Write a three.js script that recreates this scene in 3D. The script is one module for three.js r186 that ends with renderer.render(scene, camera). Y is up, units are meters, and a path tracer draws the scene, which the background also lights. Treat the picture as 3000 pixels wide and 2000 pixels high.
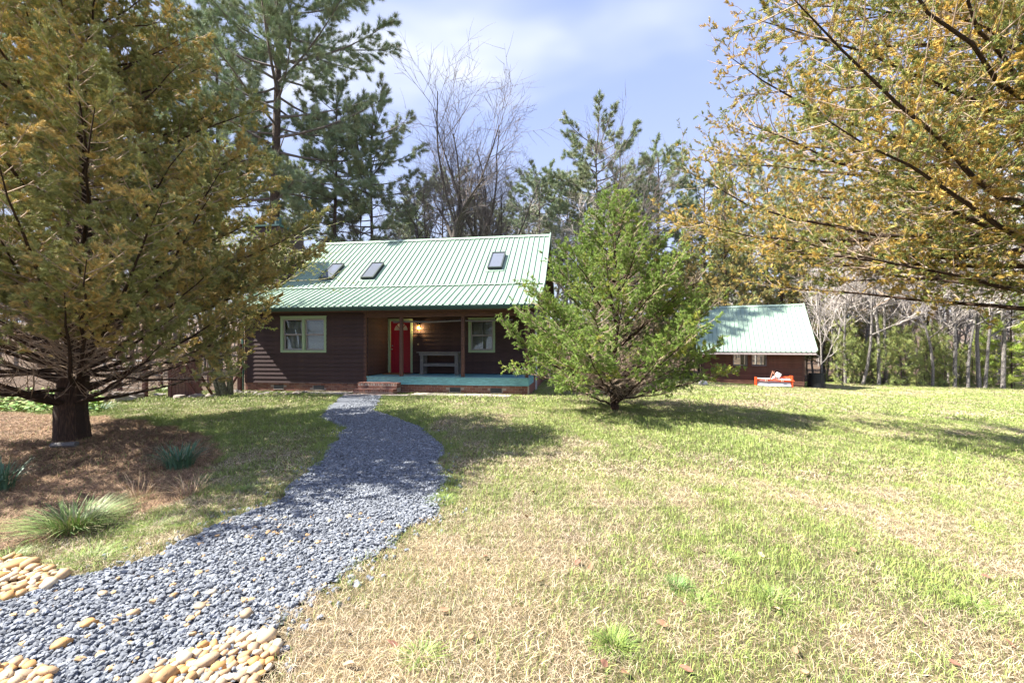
import * as THREE from 'three';
import { mergeGeometries } from 'three/addons/utils/BufferGeometryUtils.js';
import { ImprovedNoise } from 'three/addons/math/ImprovedNoise.js';
import { MarchingCubes } from 'three/addons/objects/MarchingCubes.js';

// ---------- camera, sky, sun, exposure ----------
const F = 1250, CX = 1500, HOR = 1015, EYE = 1.6;          // photo pixels: focal length, centre column, horizon row; eye height in metres
const scene = new THREE.Scene();
const camera = new THREE.PerspectiveCamera(2 * Math.atan(1000 / F) * 180 / Math.PI, 3000 / 2000, 0.1, 600);
camera.position.set(0, EYE, 0);
camera.lookAt(0, EYE, -10);
camera.setViewOffset(3000, 2000, 0, -15, 3000, 2000);
const renderer = new THREE.WebGLRenderer({ antialias: true });
renderer.toneMapping = THREE.LinearToneMapping;
renderer.toneMappingExposure = 3.8;
renderer.shadowMap.enabled = true;
const perlin = new ImprovedNoise();
const noise = (x, y, z = 0.37) => perlin.noise(x, y, z);
const fbm = (x, y, z = 0.37, o = 4) => { let s = 0, a = 0.5; for (let i = 0; i < o; i++) { s += a * perlin.noise(x, y, z + i * 3.1); x *= 2.03; y *= 2.03; a *= 0.5; } return s; };
const clamp = THREE.MathUtils.clamp, lerp = THREE.MathUtils.lerp, sst = THREE.MathUtils.smoothstep;
{ // clear spring sky with thin wisps of cirrus
  const W = 1024, H = 512, d = new Float32Array(W * H * 4);
  for (let r = 0; r < H; r++) for (let c = 0; c < W; c++) {
    const up = ((r + 0.5) / H - 0.5) * Math.PI, az = ((c + 0.5) / W - 0.5) * 2 * Math.PI;
    const y = Math.sin(up), x = Math.cos(az) * Math.cos(up), z = Math.sin(az) * Math.cos(up), e = Math.max(0, y);
    const t = Math.pow(1 - e, 2.2);
    let R = lerp(0.100, 0.27, t), G = lerp(0.136, 0.31, t), B = lerp(0.28, 0.37, t);
    const k = 1 / (e + 0.16), u = x * k, v = z * k;
    let ci = fbm(u * 0.55 + v * 0.35 + 3.7 + 0.5 * noise(u, v), v * 1.25 - u * 0.3 + 1.2, 1.7, 5) * 1.6 + 0.30;
    ci = sst(ci, 0.12, 0.95) * (0.55 + 0.45 * sst(fbm(u * 4 + v * 2, v * 7, 4.1, 3), -0.35, 0.45)) * sst(e, 0.0, 0.2) * 1.0;
    R = lerp(R, 0.31, ci); G = lerp(G, 0.322, ci); B = lerp(B, 0.345, ci);
    const i = (r * W + c) * 4; d[i] = R; d[i + 1] = G; d[i + 2] = B; d[i + 3] = 1;
  }
  const t = new THREE.DataTexture(d, W, H, THREE.RGBAFormat, THREE.FloatType);
  t.mapping = THREE.EquirectangularReflectionMapping; t.magFilter = THREE.LinearFilter; t.minFilter = THREE.LinearFilter; t.needsUpdate = true;
  scene.background = t; scene.environment = t;
}
const sun = new THREE.DirectionalLight(new THREE.Color(1, 0.955, 0.87), 5);
sun.position.set(-40, 45, 1.0);
sun.target.position.set(0, 0, -12); sun.position.z += -12;
sun.castShadow = true; sun.shadow.mapSize.set(4096, 4096); sun.shadow.radius = 1;
Object.assign(sun.shadow.camera, { left: -45, right: 45, top: 40, bottom: -40, near: 1, far: 160 });
scene.add(sun, sun.target);

// ---------- helpers ----------
function rng(seed) { let a = seed >>> 0; return () => { a = (a + 0x6D2B79F5) >>> 0; let t = Math.imul(a ^ (a >>> 15), 1 | a); t = (t + Math.imul(t ^ (t >>> 7), 61 | t)) ^ t; return ((t ^ (t >>> 14)) >>> 0) / 4294967296; }; }
const used = {};
function numbered(n) { const k = used[n] = (used[n] ?? -1) + 1; return k ? n + '_' + String(k).padStart(3, '0') : n; }
function tag(o, label, category, group, kind) { if (label) o.userData.label = label; if (category) o.userData.category = category; if (group) o.userData.group = group; if (kind) o.userData.kind = kind; return o; }
function thing(name, label, category, group, pos = [0, 0, 0], turn = 0) { const g = new THREE.Group(); g.name = numbered(name); g.position.set(...pos); g.rotation.y = turn; tag(g, label, category, group); scene.add(g); return g; }
function part(name, geo, mat, parent) { const m = new THREE.Mesh(geo, mat); m.name = name; m.castShadow = m.receiveShadow = true; parent.add(m); return m; }
function top(name, geo, mat, label, category, group, kind) { const m = part(numbered(name), geo, mat, scene); return tag(m, label, category, group, kind); }
function sub(name, parent, pos = [0, 0, 0]) { const g = new THREE.Group(); g.name = name; g.position.set(...pos); parent.add(g); return g; }
function copyOf(o, label) { const c = o.clone(); c.name = numbered(o.name.replace(/_\d{3}$/, '')); scene.add(c); c.userData = { ...o.userData }; if (label) c.userData.label = label; return c; }
const V = (x, y, z) => new THREE.Vector3(x, y, z);
const lin = (r, g, b) => new THREE.Color().setRGB(r, g, b);
function mat(r, g, b, rough = 0.85, o = {}) { return new THREE.MeshStandardMaterial({ color: lin(r, g, b), roughness: rough, side: THREE.DoubleSide, ...o }); }
function box(x0, x1, y0, y1, z0, z1) {
  const g = new THREE.BoxGeometry(x1 - x0, y1 - y0, z1 - z0); g.translate((x0 + x1) / 2, (y0 + y1) / 2, (z0 + z1) / 2);
  const p = g.attributes.position, n = g.attributes.normal, uv = g.attributes.uv;   // uv in metres
  for (let i = 0; i < p.count; i++) { const ax = Math.abs(n.getX(i)), ay = Math.abs(n.getY(i)); if (ax > 0.5) uv.setXY(i, p.getZ(i), p.getY(i)); else if (ay > 0.5) uv.setXY(i, p.getX(i), p.getZ(i)); else uv.setXY(i, p.getX(i), p.getY(i)); }
  return g;
}
const mg = (a) => mergeGeometries(a.map((g) => { const h = g.index ? g.toNonIndexed() : g; for (const k of Object.keys(h.attributes)) if (!['position', 'normal', 'uv'].includes(k)) h.deleteAttribute(k); return h; }));
class Tubes { // tapered tubes collected into one geometry
  constructor() { this.p = []; this.n = []; this.u = []; this.i = []; }
  poly(pts, rad, sides = 6) {
    const base = this.p.length / 3, k = pts.length; let ref = null, len = 0;
    for (let j = 0; j < k; j++) {
      const a = pts[Math.max(0, j - 1)], b = pts[Math.min(k - 1, j + 1)];
      let tx = b.x - a.x, ty = b.y - a.y, tz = b.z - a.z; const tl = Math.hypot(tx, ty, tz) || 1; tx /= tl; ty /= tl; tz /= tl;
      if (!ref) ref = Math.abs(ty) > 0.9 ? [1, 0, 0] : [0, 1, 0];
      let d = ref[0] * tx + ref[1] * ty + ref[2] * tz, ux = ref[0] - d * tx, uy = ref[1] - d * ty, uz = ref[2] - d * tz; const ul = Math.hypot(ux, uy, uz) || 1; ux /= ul; uy /= ul; uz /= ul; ref = [ux, uy, uz];
      const wx = ty * uz - tz * uy, wy = tz * ux - tx * uz, wz = tx * uy - ty * ux;
      if (j) len += pts[j].distanceTo(pts[j - 1]);
      for (let s = 0; s < sides; s++) {
        const t = s / sides * Math.PI * 2, c = Math.cos(t), q = Math.sin(t), nx = ux * c + wx * q, ny = uy * c + wy * q, nz = uz * c + wz * q;
        this.p.push(pts[j].x + nx * rad[j], pts[j].y + ny * rad[j], pts[j].z + nz * rad[j]); this.n.push(nx, ny, nz); this.u.push(s / sides * 6.28 * Math.max(rad[0], 0.02), len);
      }
      if (j) for (let s = 0; s < sides; s++) { const s2 = (s + 1) % sides, o = base + (j - 1) * sides, q = base + j * sides; this.i.push(o + s, o + s2, q + s, o + s2, q + s2, q + s); }
    }
    return this;
  }
  seg(a, b, r1, r2 = r1, sides = 6) { return this.poly([a, b], [r1, r2], sides); }
  build() { const g = new THREE.BufferGeometry(); g.setAttribute('position', new THREE.Float32BufferAttribute(this.p, 3)); g.setAttribute('normal', new THREE.Float32BufferAttribute(this.n, 3)); g.setAttribute('uv', new THREE.Float32BufferAttribute(this.u, 2)); g.setIndex(this.i); return g; }
}
const rod = (a, b, r1, r2 = r1, sides = 8) => new Tubes().seg(V(...a), V(...b), r1, r2, sides).build();
// solid closed rod: tube with end discs
function bar(a, b, r, sides = 10) { const A = V(...a), B = V(...b), g = new THREE.CylinderGeometry(r, r, A.distanceTo(B), sides); g.applyQuaternion(new THREE.Quaternion().setFromUnitVectors(V(0, 1, 0), B.clone().sub(A).normalize())); g.translate(...A.add(B).multiplyScalar(0.5).toArray()); return g; }
function texture(w, h, f, srgb = true, rep) { const d = new Uint8Array(w * h * 4); for (let y = 0; y < h; y++) for (let x = 0; x < w; x++) { const c = f(x, y), i = (y * w + x) * 4; d[i] = clamp(c[0], 0, 1) * 255; d[i + 1] = clamp(c[1], 0, 1) * 255; d[i + 2] = clamp(c[2], 0, 1) * 255; d[i + 3] = 255; } return finish(d, w, h, srgb, rep); }
function finish(d, w, h, srgb, rep) { const t = new THREE.DataTexture(d, w, h); t.magFilter = THREE.LinearFilter; t.minFilter = THREE.LinearMipmapLinearFilter; t.generateMipmaps = true; t.wrapS = t.wrapT = THREE.RepeatWrapping; if (srgb) t.colorSpace = THREE.SRGBColorSpace; if (rep) t.repeat.set(...rep); t.needsUpdate = true; return t; }
const per = (x, y, n, s) => { const a = x * Math.PI * 2, b = y * Math.PI * 2, r = n / 6.283; return perlin.noise(Math.cos(a) * r + s, Math.sin(a) * r + Math.cos(b) * r, Math.sin(b) * r + s * 1.7); }; // tileable-ish
// ground: level round the house, falling gently to the right, rising far back in the woods
function h(x, z) {
  const t = Math.max(0, x - 2), drop = 1.25 * (1 - Math.exp(-t * t / (t + 4) * 0.062));
  const far = Math.max(0, -z - 48), hill = far * far / (far + 60) * 0.10;
  return -drop + hill + 0.035 * noise(x * 0.33 + 5, z * 0.33, 2.2) * sst(Math.hypot(x, z), 1, 6) * (z < -11 && z > -24 && x > -12 && x < 3 ? 0.25 : 1);
}
// a photo pixel's point on the ground
function G(px, py) { const dx = (px - CX) / F, dy = (py - HOR) / F; let y = 0, d = 1; for (let i = 0; i < 25; i++) { d = (EYE - y) / Math.max(dy, 0.012); y = h(dx * d, -d); } return [dx * d, -d]; }
const inPoly = (P, x, y) => { let c = false; for (let i = 0, j = P.length - 1; i < P.length; j = i++) { const [xi, yi] = P[i], [xj, yj] = P[j]; if ((yi > y) !== (yj > y) && x < (xj - xi) * (y - yi) / (yj - yi) + xi) c = !c; } return c; };
const poly = (a) => a.map(([x, y]) => G(x, y));

// ---------- materials ----------
const bark = (r, g, b, seed, rx = 3, ry = 1.2) => { const t = texture(256, 256, (x, y) => { const u = x / 256, v = y / 256, n = per(u, v * 0.35, 40, seed) * 0.55 + per(u, v, 16, seed + 4) * 0.5 + per(u * 2 % 1, v * 2 % 1, 40, seed + 8) * 0.3, k = 0.62 + n * 0.55; return [k, k, k]; }); t.repeat.set(rx, ry); return new THREE.MeshStandardMaterial({ color: lin(r, g, b), map: t, bumpMap: t, bumpScale: 0.02, roughness: 0.95 }); };
const M = {};
M.cedarBark = bark(0.19, 0.105, 0.065, 3, 4, 0.8);
M.cedarTwig = mat(0.40, 0.30, 0.22, 0.95);
M.greyBark = bark(0.66, 0.60, 0.54, 11, 2, 1);
M.greyTwig = mat(0.62, 0.55, 0.50, 0.95);
M.darkBark = bark(0.23, 0.185, 0.155, 21, 2, 1);
M.darkTwig = mat(0.17, 0.14, 0.13, 0.95);
M.pineBark = bark(0.24, 0.165, 0.125, 31, 2, 1);
const grain = texture(512, 256, (x, y) => { const u = x / 512, v = y / 256, n = per(u * 0.15 % 1, v, 60, 2) * 0.5 + per(u, v, 30, 5) * 0.25 + per(u * 3 % 1, v, 90, 9) * 0.3, k = 0.74 + n * 0.42; return [k, k, k]; }); grain.repeat.set(0.4, 2.2);
const wood = (r, g, b, rough = 0.8) => new THREE.MeshStandardMaterial({ color: lin(r, g, b), map: grain, bumpMap: grain, bumpScale: 0.003, roughness: rough, side: THREE.DoubleSide });
M.siding = [[0.112, 0.060, 0.057], [0.10, 0.053, 0.051], [0.125, 0.068, 0.062]].map((c) => wood(...c));
M.shedSiding = [[0.245, 0.10, 0.058], [0.21, 0.084, 0.05], [0.28, 0.122, 0.075], [0.225, 0.102, 0.065]].map((c) => wood(...c));
M.brownTrim = wood(0.20, 0.098, 0.07);
M.sheath = wood(0.20, 0.12, 0.085);
M.postWood = wood(0.21, 0.075, 0.062);
M.greyWood = wood(0.30, 0.28, 0.27);
M.deck = wood(0.28, 0.68, 0.82, 0.55);
M.deckFace = wood(0.33, 0.80, 0.86, 0.55);
M.mat = mat(0.22, 0.10, 0.045);
M.trim = mat(0.30, 0.40, 0.25, 0.6);
M.sash = mat(0.30, 0.27, 0.28, 0.6);
M.roof = mat(0.265, 0.36, 0.28, 0.45);
M.roofTrim = mat(0.29, 0.385, 0.305, 0.45);
M.gutter = mat(0.028, 0.075, 0.068, 0.45);
M.greenPipe = mat(0.03, 0.10, 0.075, 0.45);
M.whitePipe = mat(0.62, 0.66, 0.74, 0.4);
M.redDoor = mat(0.30, 0.012, 0.03, 0.38);
M.blind = mat(0.62, 0.62, 0.58, 0.7);
M.glass = new THREE.MeshPhysicalMaterial({ color: lin(0.93, 0.96, 0.95), roughness: 0.03, transmission: 1, thickness: 0, ior: 1.5 });
M.skyGlass = new THREE.MeshPhysicalMaterial({ color: lin(0.15, 0.165, 0.20), roughness: 0.12, metalness: 0, clearcoat: 1 });
M.black = mat(0.02, 0.022, 0.024, 0.5);
M.steel = mat(0.35, 0.36, 0.37, 0.35, { metalness: 0.8 });
M.brass = mat(0.45, 0.30, 0.10, 0.3, { metalness: 0.9 });
M.mortar = mat(0.36, 0.30, 0.255);
M.bricks = [[0.21, 0.088, 0.062], [0.25, 0.115, 0.08], [0.165, 0.072, 0.055], [0.24, 0.13, 0.095]].map((c) => mat(...c, 0.9));
M.wire = mat(0.30, 0.29, 0.28, 0.5, { metalness: 0.5 });
// ---------- the ground ----------
const PATH = poly([[1002, 1158], [955, 1200], [940, 1226], [1010, 1256], [985, 1290], [940, 1362], [880, 1410], [790, 1480], [640, 1543], [430, 1640], [190, 1705], [0, 1785]])
  .concat([[-2.9, -1.9], [-2.6, 1.2], [0.2, 1.2]])
  .concat(poly([[716, 1995], [765, 1862], [830, 1798], [945, 1735], [1022, 1670], [1186, 1556], [1290, 1518], [1262, 1454], [1302, 1412], [1276, 1378], [1302, 1312], [1226, 1250], [1092, 1204], [1110, 1180], [1118, 1158]]));
const BED = poly([[-900, 1180], [200, 1215], [420, 1235], [560, 1265], [650, 1315], [640, 1375], [580, 1430], [470, 1490], [330, 1500], [260, 1570], [120, 1610], [-40, 1625], [-900, 1900]]);
const STONE_BEDS = [poly([[-160, 1660], [60, 1640], [120, 1665], [200, 1700], [150, 1725], [40, 1760], [-160, 1800]]), poly([[-160, 1975], [60, 1955], [150, 1990], [130, 2060], [-160, 2080]]), poly([[330, 2060], [470, 1955], [600, 1900], [720, 1870], [790, 1862], [815, 1900], [800, 1960], [730, 2060]])];
const onPath = (x, z) => inPoly(PATH, x, z);
const wob = (x, z) => [x + 0.28 * noise(x * 1.7, z * 1.7, 8.1) + 0.1 * noise(x * 6, z * 6, 3), z + 0.28 * noise(x * 1.7, z * 1.7, 12.3) + 0.1 * noise(x * 6, z * 6, 9)];
const inBed = (x, z) => { const [a, b] = wob(x, z); return inPoly(BED, a, b); };
const HOUSE = { x: 0.54, z: -14, t: -0.1516 }, SHED = { x: 15.36, z: -22.4, t: -0.384 };
const toLocal = (o, x, z) => { const c = Math.cos(o.t), s = Math.sin(o.t), dx = x - o.x, dz = z - o.z; return [dx * c - dz * s, dx * s + dz * c]; };
const toWorld = (o, x, z) => { const c = Math.cos(o.t), s = Math.sin(o.t); return [o.x + x * c + z * s, o.z - x * s + z * c]; };
const inHouse = (x, z) => { const [a, b] = toLocal(HOUSE, x, z); return a > -11.6 && a < 0.12 && b < 0.1 && b > -8.6; };
const inShed = (x, z) => { const [a, b] = toLocal(SHED, x, z); return a > -4.95 && a < 0.05 && b < 0.05 && b > -4.6; };
// edge of the woods, as a depth for each column
const edgeZ = (x) => x < -6 ? -15.5 + 0.8 * noise(x * 0.3, 2) : x < 4 ? -24 : lerp(-26, -28.5, clamp((x - 4) / 20, 0, 1)) + 0.7 * noise(x * 0.4, 5);
const inWoods = (x, z) => z < edgeZ(x) || x < -12.5 || x > 36;
const greenness = (x, z) => { // living grass against winter straw: patches, mown rows far out, greener by the house
  const d = Math.hypot(x, z); let g = 0.47 + 0.85 * fbm(x * 0.42 + 4, z * 0.42, 1.3, 3) + 0.75 * fbm(x * 1.5, z * 1.5, 5.2, 3) + 0.5 * noise(x * 5, z * 5, 2.7);
  g += -0.16 * (1 - sst(-z, 2.2, 4.6)) + sst(-z, 3.6, 7) * 0.28 - sst(-z, 15, 26) * 0.12 + (x < -1.5 ? 0.25 * sst(-z, 7, 9) : 0);
  if (d > 9 && x > 0) g += 0.10 * Math.sin((x * 0.35 + z * 0.94) * 2.6 + noise(x * 0.2, z * 0.2) * 3);
  return clamp(g, 0, 1);
};
{
  const line = (a) => { const o = []; for (const [from, to, step] of a) for (let v = from; v < to - 1e-6; v += step) o.push(v); o.push(a.at(-1)[1]); return o; };
  const xs = line([[-300, -60, 24], [-60, -16, 2], [-16, 16, 0.22], [16, 60, 1.5], [60, 300, 24]]), zs = line([[-320, -60, 20], [-60, -30, 2], [-30, -14, 0.5], [-14, 2, 0.2], [2, 20, 3], [20, 80, 20]]);
  const p = [], c = [], u = [], ix = [];
  for (const z of zs) for (const x of xs) {
    p.push(x, h(x, z), z); u.push(x, z);
    let col; const n = 0.85 + 0.5 * fbm(x * 0.9, z * 0.9, 7.7, 3);
    if (inWoods(x, z)) col = [0.20 * n, 0.125 * n, 0.075 * n];
    else if (inBed(x, z)) col = [0.25 * n, 0.145 * n, 0.085 * n];
    else { const g = greenness(x, z); col = [lerp(0.40, 0.24, g) * n, lerp(0.31, 0.24, g) * n, lerp(0.19, 0.085, g) * n]; }
    c.push(...col);
  }
  const w = xs.length; for (let j = 0; j < zs.length - 1; j++) for (let i = 0; i < w - 1; i++) { const a = j * w + i; ix.push(a, a + w, a + 1, a + 1, a + w, a + w + 1); }
  const g = new THREE.BufferGeometry(); g.setAttribute('position', new THREE.Float32BufferAttribute(p, 3)); g.setAttribute('color', new THREE.Float32BufferAttribute(c, 3)); g.setAttribute('uv', new THREE.Float32BufferAttribute(u, 2)); g.setIndex(ix); g.computeVertexNormals();
  // thatch: thousands of short strokes of pale and dark straw
  const S = 1024, d = new Uint8Array(S * S * 4).fill(120), r = rng(5); for (let i = 3; i < d.length; i += 4) d[i] = 255;
  for (let k = 0; k < 42000; k++) { let x = r() * S, y = r() * S; const a = r() * 6.28, L = 5 + r() * 22, s = 70 + r() * 185, tint = r(); for (let t = 0; t < L; t++) { const X = ((x + Math.cos(a) * t) % S + S) % S | 0, Y = ((y + Math.sin(a) * t) % S + S) % S | 0, i = (Y * S + X) * 4; d[i] = s; d[i + 1] = s * (0.9 + 0.1 * tint); d[i + 2] = s * (0.72 + 0.22 * tint); } }
  const t = finish(d, S, S, true, [0.62, 0.62]);
  const m = new THREE.MeshStandardMaterial({ vertexColors: true, map: t, bumpMap: t, bumpScale: 0.01, roughness: 1 });
  m.color.setRGB(1.75, 1.75, 1.75);
  top('ground', g, m, 'mown lawn of straw and green grass running back to the woods', 'lawn', null, 'structure');
}
{ // gravel path: a grey bed sheet under loose stones
  const p = [], ix = [], id = {}, s = 0.08; const B = PATH.reduce((b, [x, z]) => [Math.min(b[0], x), Math.max(b[1], x), Math.min(b[2], z), Math.max(b[3], z)], [9, -9, 9, -99]);
  const at = (i, j) => id[i + ',' + j] ??= (p.push(B[0] + i * s, h(B[0] + i * s, B[2] + j * s) + 0.012, B[2] + j * s), p.length / 3 - 1);
  for (let i = 0; i < (B[1] - B[0]) / s; i++) for (let j = 0; j < (B[3] - B[2]) / s; j++) { const [a, b] = wob(B[0] + (i + 0.5) * s, B[2] + (j + 0.5) * s); if (inPoly(PATH, a * 0.5 + (B[0] + (i + 0.5) * s) * 0.5, b * 0.5 + (B[2] + (j + 0.5) * s) * 0.5)) ix.push(at(i, j), at(i, j + 1), at(i + 1, j), at(i + 1, j), at(i, j + 1), at(i + 1, j + 1)); }
  const g = new THREE.BufferGeometry(); g.setAttribute('position', new THREE.Float32BufferAttribute(p, 3)); g.setIndex(ix); g.computeVertexNormals();
  top('gravel_path', g, mat(0.10, 0.11, 0.13, 1), 'winding path of loose blue grey gravel leading to brick steps', 'path', null, 'structure');
}
function rock(seed, detail, jag, sx = 1, sy = 0.62, sz = 0.8) {
  const g = new THREE.IcosahedronGeometry(1, detail), p = g.attributes.position, v = V();
  for (let i = 0; i < p.count; i++) { v.fromBufferAttribute(p, i); const k = 1 + jag * (noise(v.x * 1.3 + seed, v.y * 1.3, v.z * 1.3 + seed * 2) * 1.5 + noise(v.x * 3 + seed, v.y * 3, v.z * 3)); p.setXYZ(i, v.x * k * sx, v.y * k * sy, v.z * k * sz); }
  g.computeVertexNormals(); if (detail > 1 || jag < 0.2) { /* smooth stone: normals from the round */ const n = g.attributes.normal; const e = V(); for (let i = 0; i < p.count; i++) { e.set(p.getX(i) / sx / sx, p.getY(i) / sy / sy, p.getZ(i) / sz / sz).normalize(); n.setXYZ(i, e.x, e.y, e.z); } }
  return g;
}
function scatter(name, geo, material, items, label, category, parent = scene) { // items: [x, y, z, ry, rx, rz, scale, r, g, b, sy?]
  const m = new THREE.InstancedMesh(geo, material, items.length), q = new THREE.Quaternion(), e = new THREE.Euler(), M4 = new THREE.Matrix4(), c = new THREE.Color();
  items.forEach((t, i) => { M4.compose(V(t[0], t[1], t[2]), q.setFromEuler(e.set(t[4], t[3], t[5], 'YXZ')), V(t[6], t[6] * (t[10] ?? 1), t[6])); m.setMatrixAt(i, M4); m.setColorAt(i, c.setRGB(t[7], t[8], t[9])); });
  m.name = parent === scene ? numbered(name) : name; m.castShadow = m.receiveShadow = true; m.userData.kind = 'stuff'; if (label) m.userData.label = label; if (category) m.userData.category = category; parent.add(m); return m;
}
{
  const r = rng(77), lists = [[], [], []];
  const B = [-4.6, 0.2, -14, -1.2];
  for (let k = 0; k < 200000; k++) {
    const x = lerp(B[0], B[1], r()), z = lerp(B[2], B[3], Math.pow(r(), 0.8)); const [a, b] = wob(x, z);
    if (!inPoly(PATH, (a + x) / 2, (b + z) / 2) || x < 1.3 * z - 0.6) continue;
    const near = sst(-z, 3, 9), s = (0.0105 + 0.0155 * r() * r()) * lerp(1, 1.2, near), t = 0.6 + r() * r() * 0.9, warm = r() < 0.02 && z > -4;
    lists[k % 3].push([x, h(x, z) + 0.008 + r() * 0.022, z, r() * 6.28, (r() - 0.5) * 0.9, (r() - 0.5) * 0.9, warm ? s * 1.3 : s, ...(warm ? [0.5, 0.33, 0.17] : [0.212 * t, 0.228 * t, 0.256 * t])]);
  }
  for (let k = 0; k < 900; k++) { // strays kicked out of the path
    const i = Math.floor(r() * PATH.length), [x0, z0] = PATH[i], [x1, z1] = PATH[(i + 1) % PATH.length], t = r(), x = lerp(x0, x1, t) + (r() - 0.5) * 0.5, z = lerp(z0, z1, t) + (r() - 0.5) * 0.5; if (z > -1.5) continue;
    lists[k % 3].push([x, h(x, z) + 0.008, z, r() * 6, r(), r(), 0.012 + 0.018 * r(), 0.2, 0.22, 0.26]);
  }
  const gm = mat(1, 1, 1, 0.92, { flatShading: true }), gg = thing('gravel', 'loose blue grey crushed stone covering the winding path', 'gravel'); gg.userData.kind = 'stuff';
  lists.forEach((l, i) => scatter('crushed_stone', [rock(1.5, 0, 0.34, 1.1, 0.55, 0.75), rock(6.1, 0, 0.34, 1, 0.5, 0.7), rock(9.7, 0, 0.4, 1.15, 0.6, 0.8)][i], gm, l, null, null, gg));
}
{ // tan river stones at the mouth of the path
  const r = rng(31), geos = [1, 2, 3, 4].map((k) => rock(k * 3.7, 2, 0.24, 1, [0.5, 0.6, 0.45, 0.7][k - 1], [0.72, 0.8, 0.65, 0.85][k - 1]));
  const mats = [[0.40, 0.26, 0.14], [0.46, 0.34, 0.21], [0.37, 0.22, 0.095], [0.50, 0.41, 0.29], [0.33, 0.24, 0.15], [0.42, 0.23, 0.08]].map((c) => mat(...c, 0.7));
  STONE_BEDS.forEach((P, bi) => {
    const g = thing('river_stone_bed', ['tan river stones heaped at the left rim of the gravel, by the straw', 'rounded tan river stones mixed with gravel at the path mouth', 'rounded tan river stones edging the gravel beside dry lawn'][bi], 'river stones', 'beds of tan river stones'); g.userData.kind = 'structure';
    const B = P.reduce((b, [x, z]) => [Math.min(b[0], x), Math.max(b[1], x), Math.min(b[2], z), Math.max(b[3], z)], [9, -9, 9, -99]); const put = [];
    for (let k = 0; k < 9000 && put.length < [130, 60, 170][bi]; k++) {
      const x = lerp(B[0], B[1], r()), z = lerp(B[2], B[3], r()), s = 0.020 + 0.038 * r() * r() + 0.006; if (!inPoly(P, x, z)) continue;
      if (put.some(([a, b, q]) => Math.hypot(a - x, b - z) < (s + q) * 0.66)) continue;
      put.push([x, z, s]); const m = part('stone', geos[Math.floor(r() * 4)], mats[Math.floor(r() * 6)], g); m.position.set(x, h(x, z) + 0.012 + s * 0.38 + r() * 0.01, z); m.rotation.set((r() - 0.5) * 0.7, r() * 6.28, (r() - 0.5) * 0.7); m.scale.setScalar(s);
    }
  });
  for (const [px, py, s] of [[620, 1748, 0.032], [585, 1790, 0.042], [390, 1810, 0.03], [770, 1650, 0.03], [507, 1758, 0.026], [258, 1842, 0.04], [300, 1752, 0.034], [720, 1812, 0.042], [40, 1670, 0.08], [180, 1902, 0.042]]) {
    const [x, z] = G(px, py), m = top('river_stone', geos[Math.floor(r() * 4)], mats[Math.floor(r() * 6)], 'single tan river stone lying loose on the grey gravel', 'stone', 'loose river stones on the gravel'); m.position.set(x, h(x, z) + 0.03, z); m.scale.setScalar(s); m.rotation.y = r() * 6;
  }
}
// ---------- the house ----------
const boardCache = {};
function boardGeo(len, hgt, t = 0.03) { // lap board: thick lower edge, thin upper edge
  const k = len.toFixed(2) + '_' + hgt + '_' + t; if (boardCache[k]) return boardCache[k];
  const g = box(-len / 2, len / 2, -hgt / 2, hgt / 2, 0, t), p = g.attributes.position, uv = g.attributes.uv;
  for (let i = 0; i < p.count; i++) { if (p.getY(i) > 0 && p.getZ(i) > 0) p.setZ(i, t * 0.22); uv.setXY(i, p.getX(i), p.getY(i) + (len * 7.3 % 3)); }
  g.computeVertexNormals(); return boardCache[k] = g;
}
// a lap-sided wall in its own frame, facing +z, base y0, top y1 (or a function of x), openings [x0, x1, y0, y1]
function sidedWall(parent, name, x0, x1, y0, y1, holes, mats, seed, exposure = 0.15, topAt, thick = 0.12, backing = M.sheath) {
  const r = rng(seed), w = sub(name, parent), core = [];
  const xs = [...new Set([x0, x1, ...holes.flatMap((o) => [o[0], o[1]])])].sort((a, b) => a - b);
  for (let i = 0; i < xs.length - 1; i++) { const mid = (xs[i] + xs[i + 1]) / 2; let y = y0; for (const o of holes.filter((o) => o[0] < mid && o[1] > mid).sort((a, b) => a[2] - b[2])) { if (o[2] > y) core.push(box(xs[i], xs[i + 1], y, o[2], -thick, 0)); y = o[3]; } if (y < y1) core.push(box(xs[i], xs[i + 1], y, y1, -thick, 0)); }
  if (!topAt) part('sheathing', mg(core), backing, w);
  for (let y = y0; y < y1 - 0.03; y += exposure) {
    const hh = Math.min(exposure + 0.018, y1 - y), segs = []; let a = x0, b = x1;
    if (topAt) { const q = topAt(y + exposure); a = q[0]; b = q[1]; if (b - a < 0.25) break; }
    let run = a; for (const o of holes.filter((o) => o[2] < y + exposure * 0.7 && o[3] > y + exposure * 0.3).sort((p, q) => p[0] - q[0])) { if (o[0] > run) segs.push([run, o[0]]); run = o[1]; } if (b > run) segs.push([run, b]);
    for (const [p, q] of segs) { const parts = q - p > 5.2 ? [[p, p + (q - p) * (0.3 + 0.4 * r())], null] : [[p, q]]; if (parts[1] === null) parts[1] = [parts[0][1] + 0.004, q]; for (const [c, d] of parts) { const m = part('siding_board', boardGeo(d - c, +hh.toFixed(3)), mats[Math.floor(r() * mats.length)], w); m.position.set((c + d) / 2, y + hh / 2, 0.001 + r() * 0.002); m.rotation.z = (r() - 0.5) * 0.0012; } }
  }
  return w;
}
function frameOf(x0, x1, y0, y1, z0, z1, w) { return mg([box(x0, x1, y1 - w, y1, z0, z1), box(x0, x1, y0, y0 + w, z0, z1), box(x0, x0 + w, y0 + w, y1 - w, z0, z1), box(x1 - w, x1, y0 + w, y1 - w, z0, z1)]); }
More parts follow.
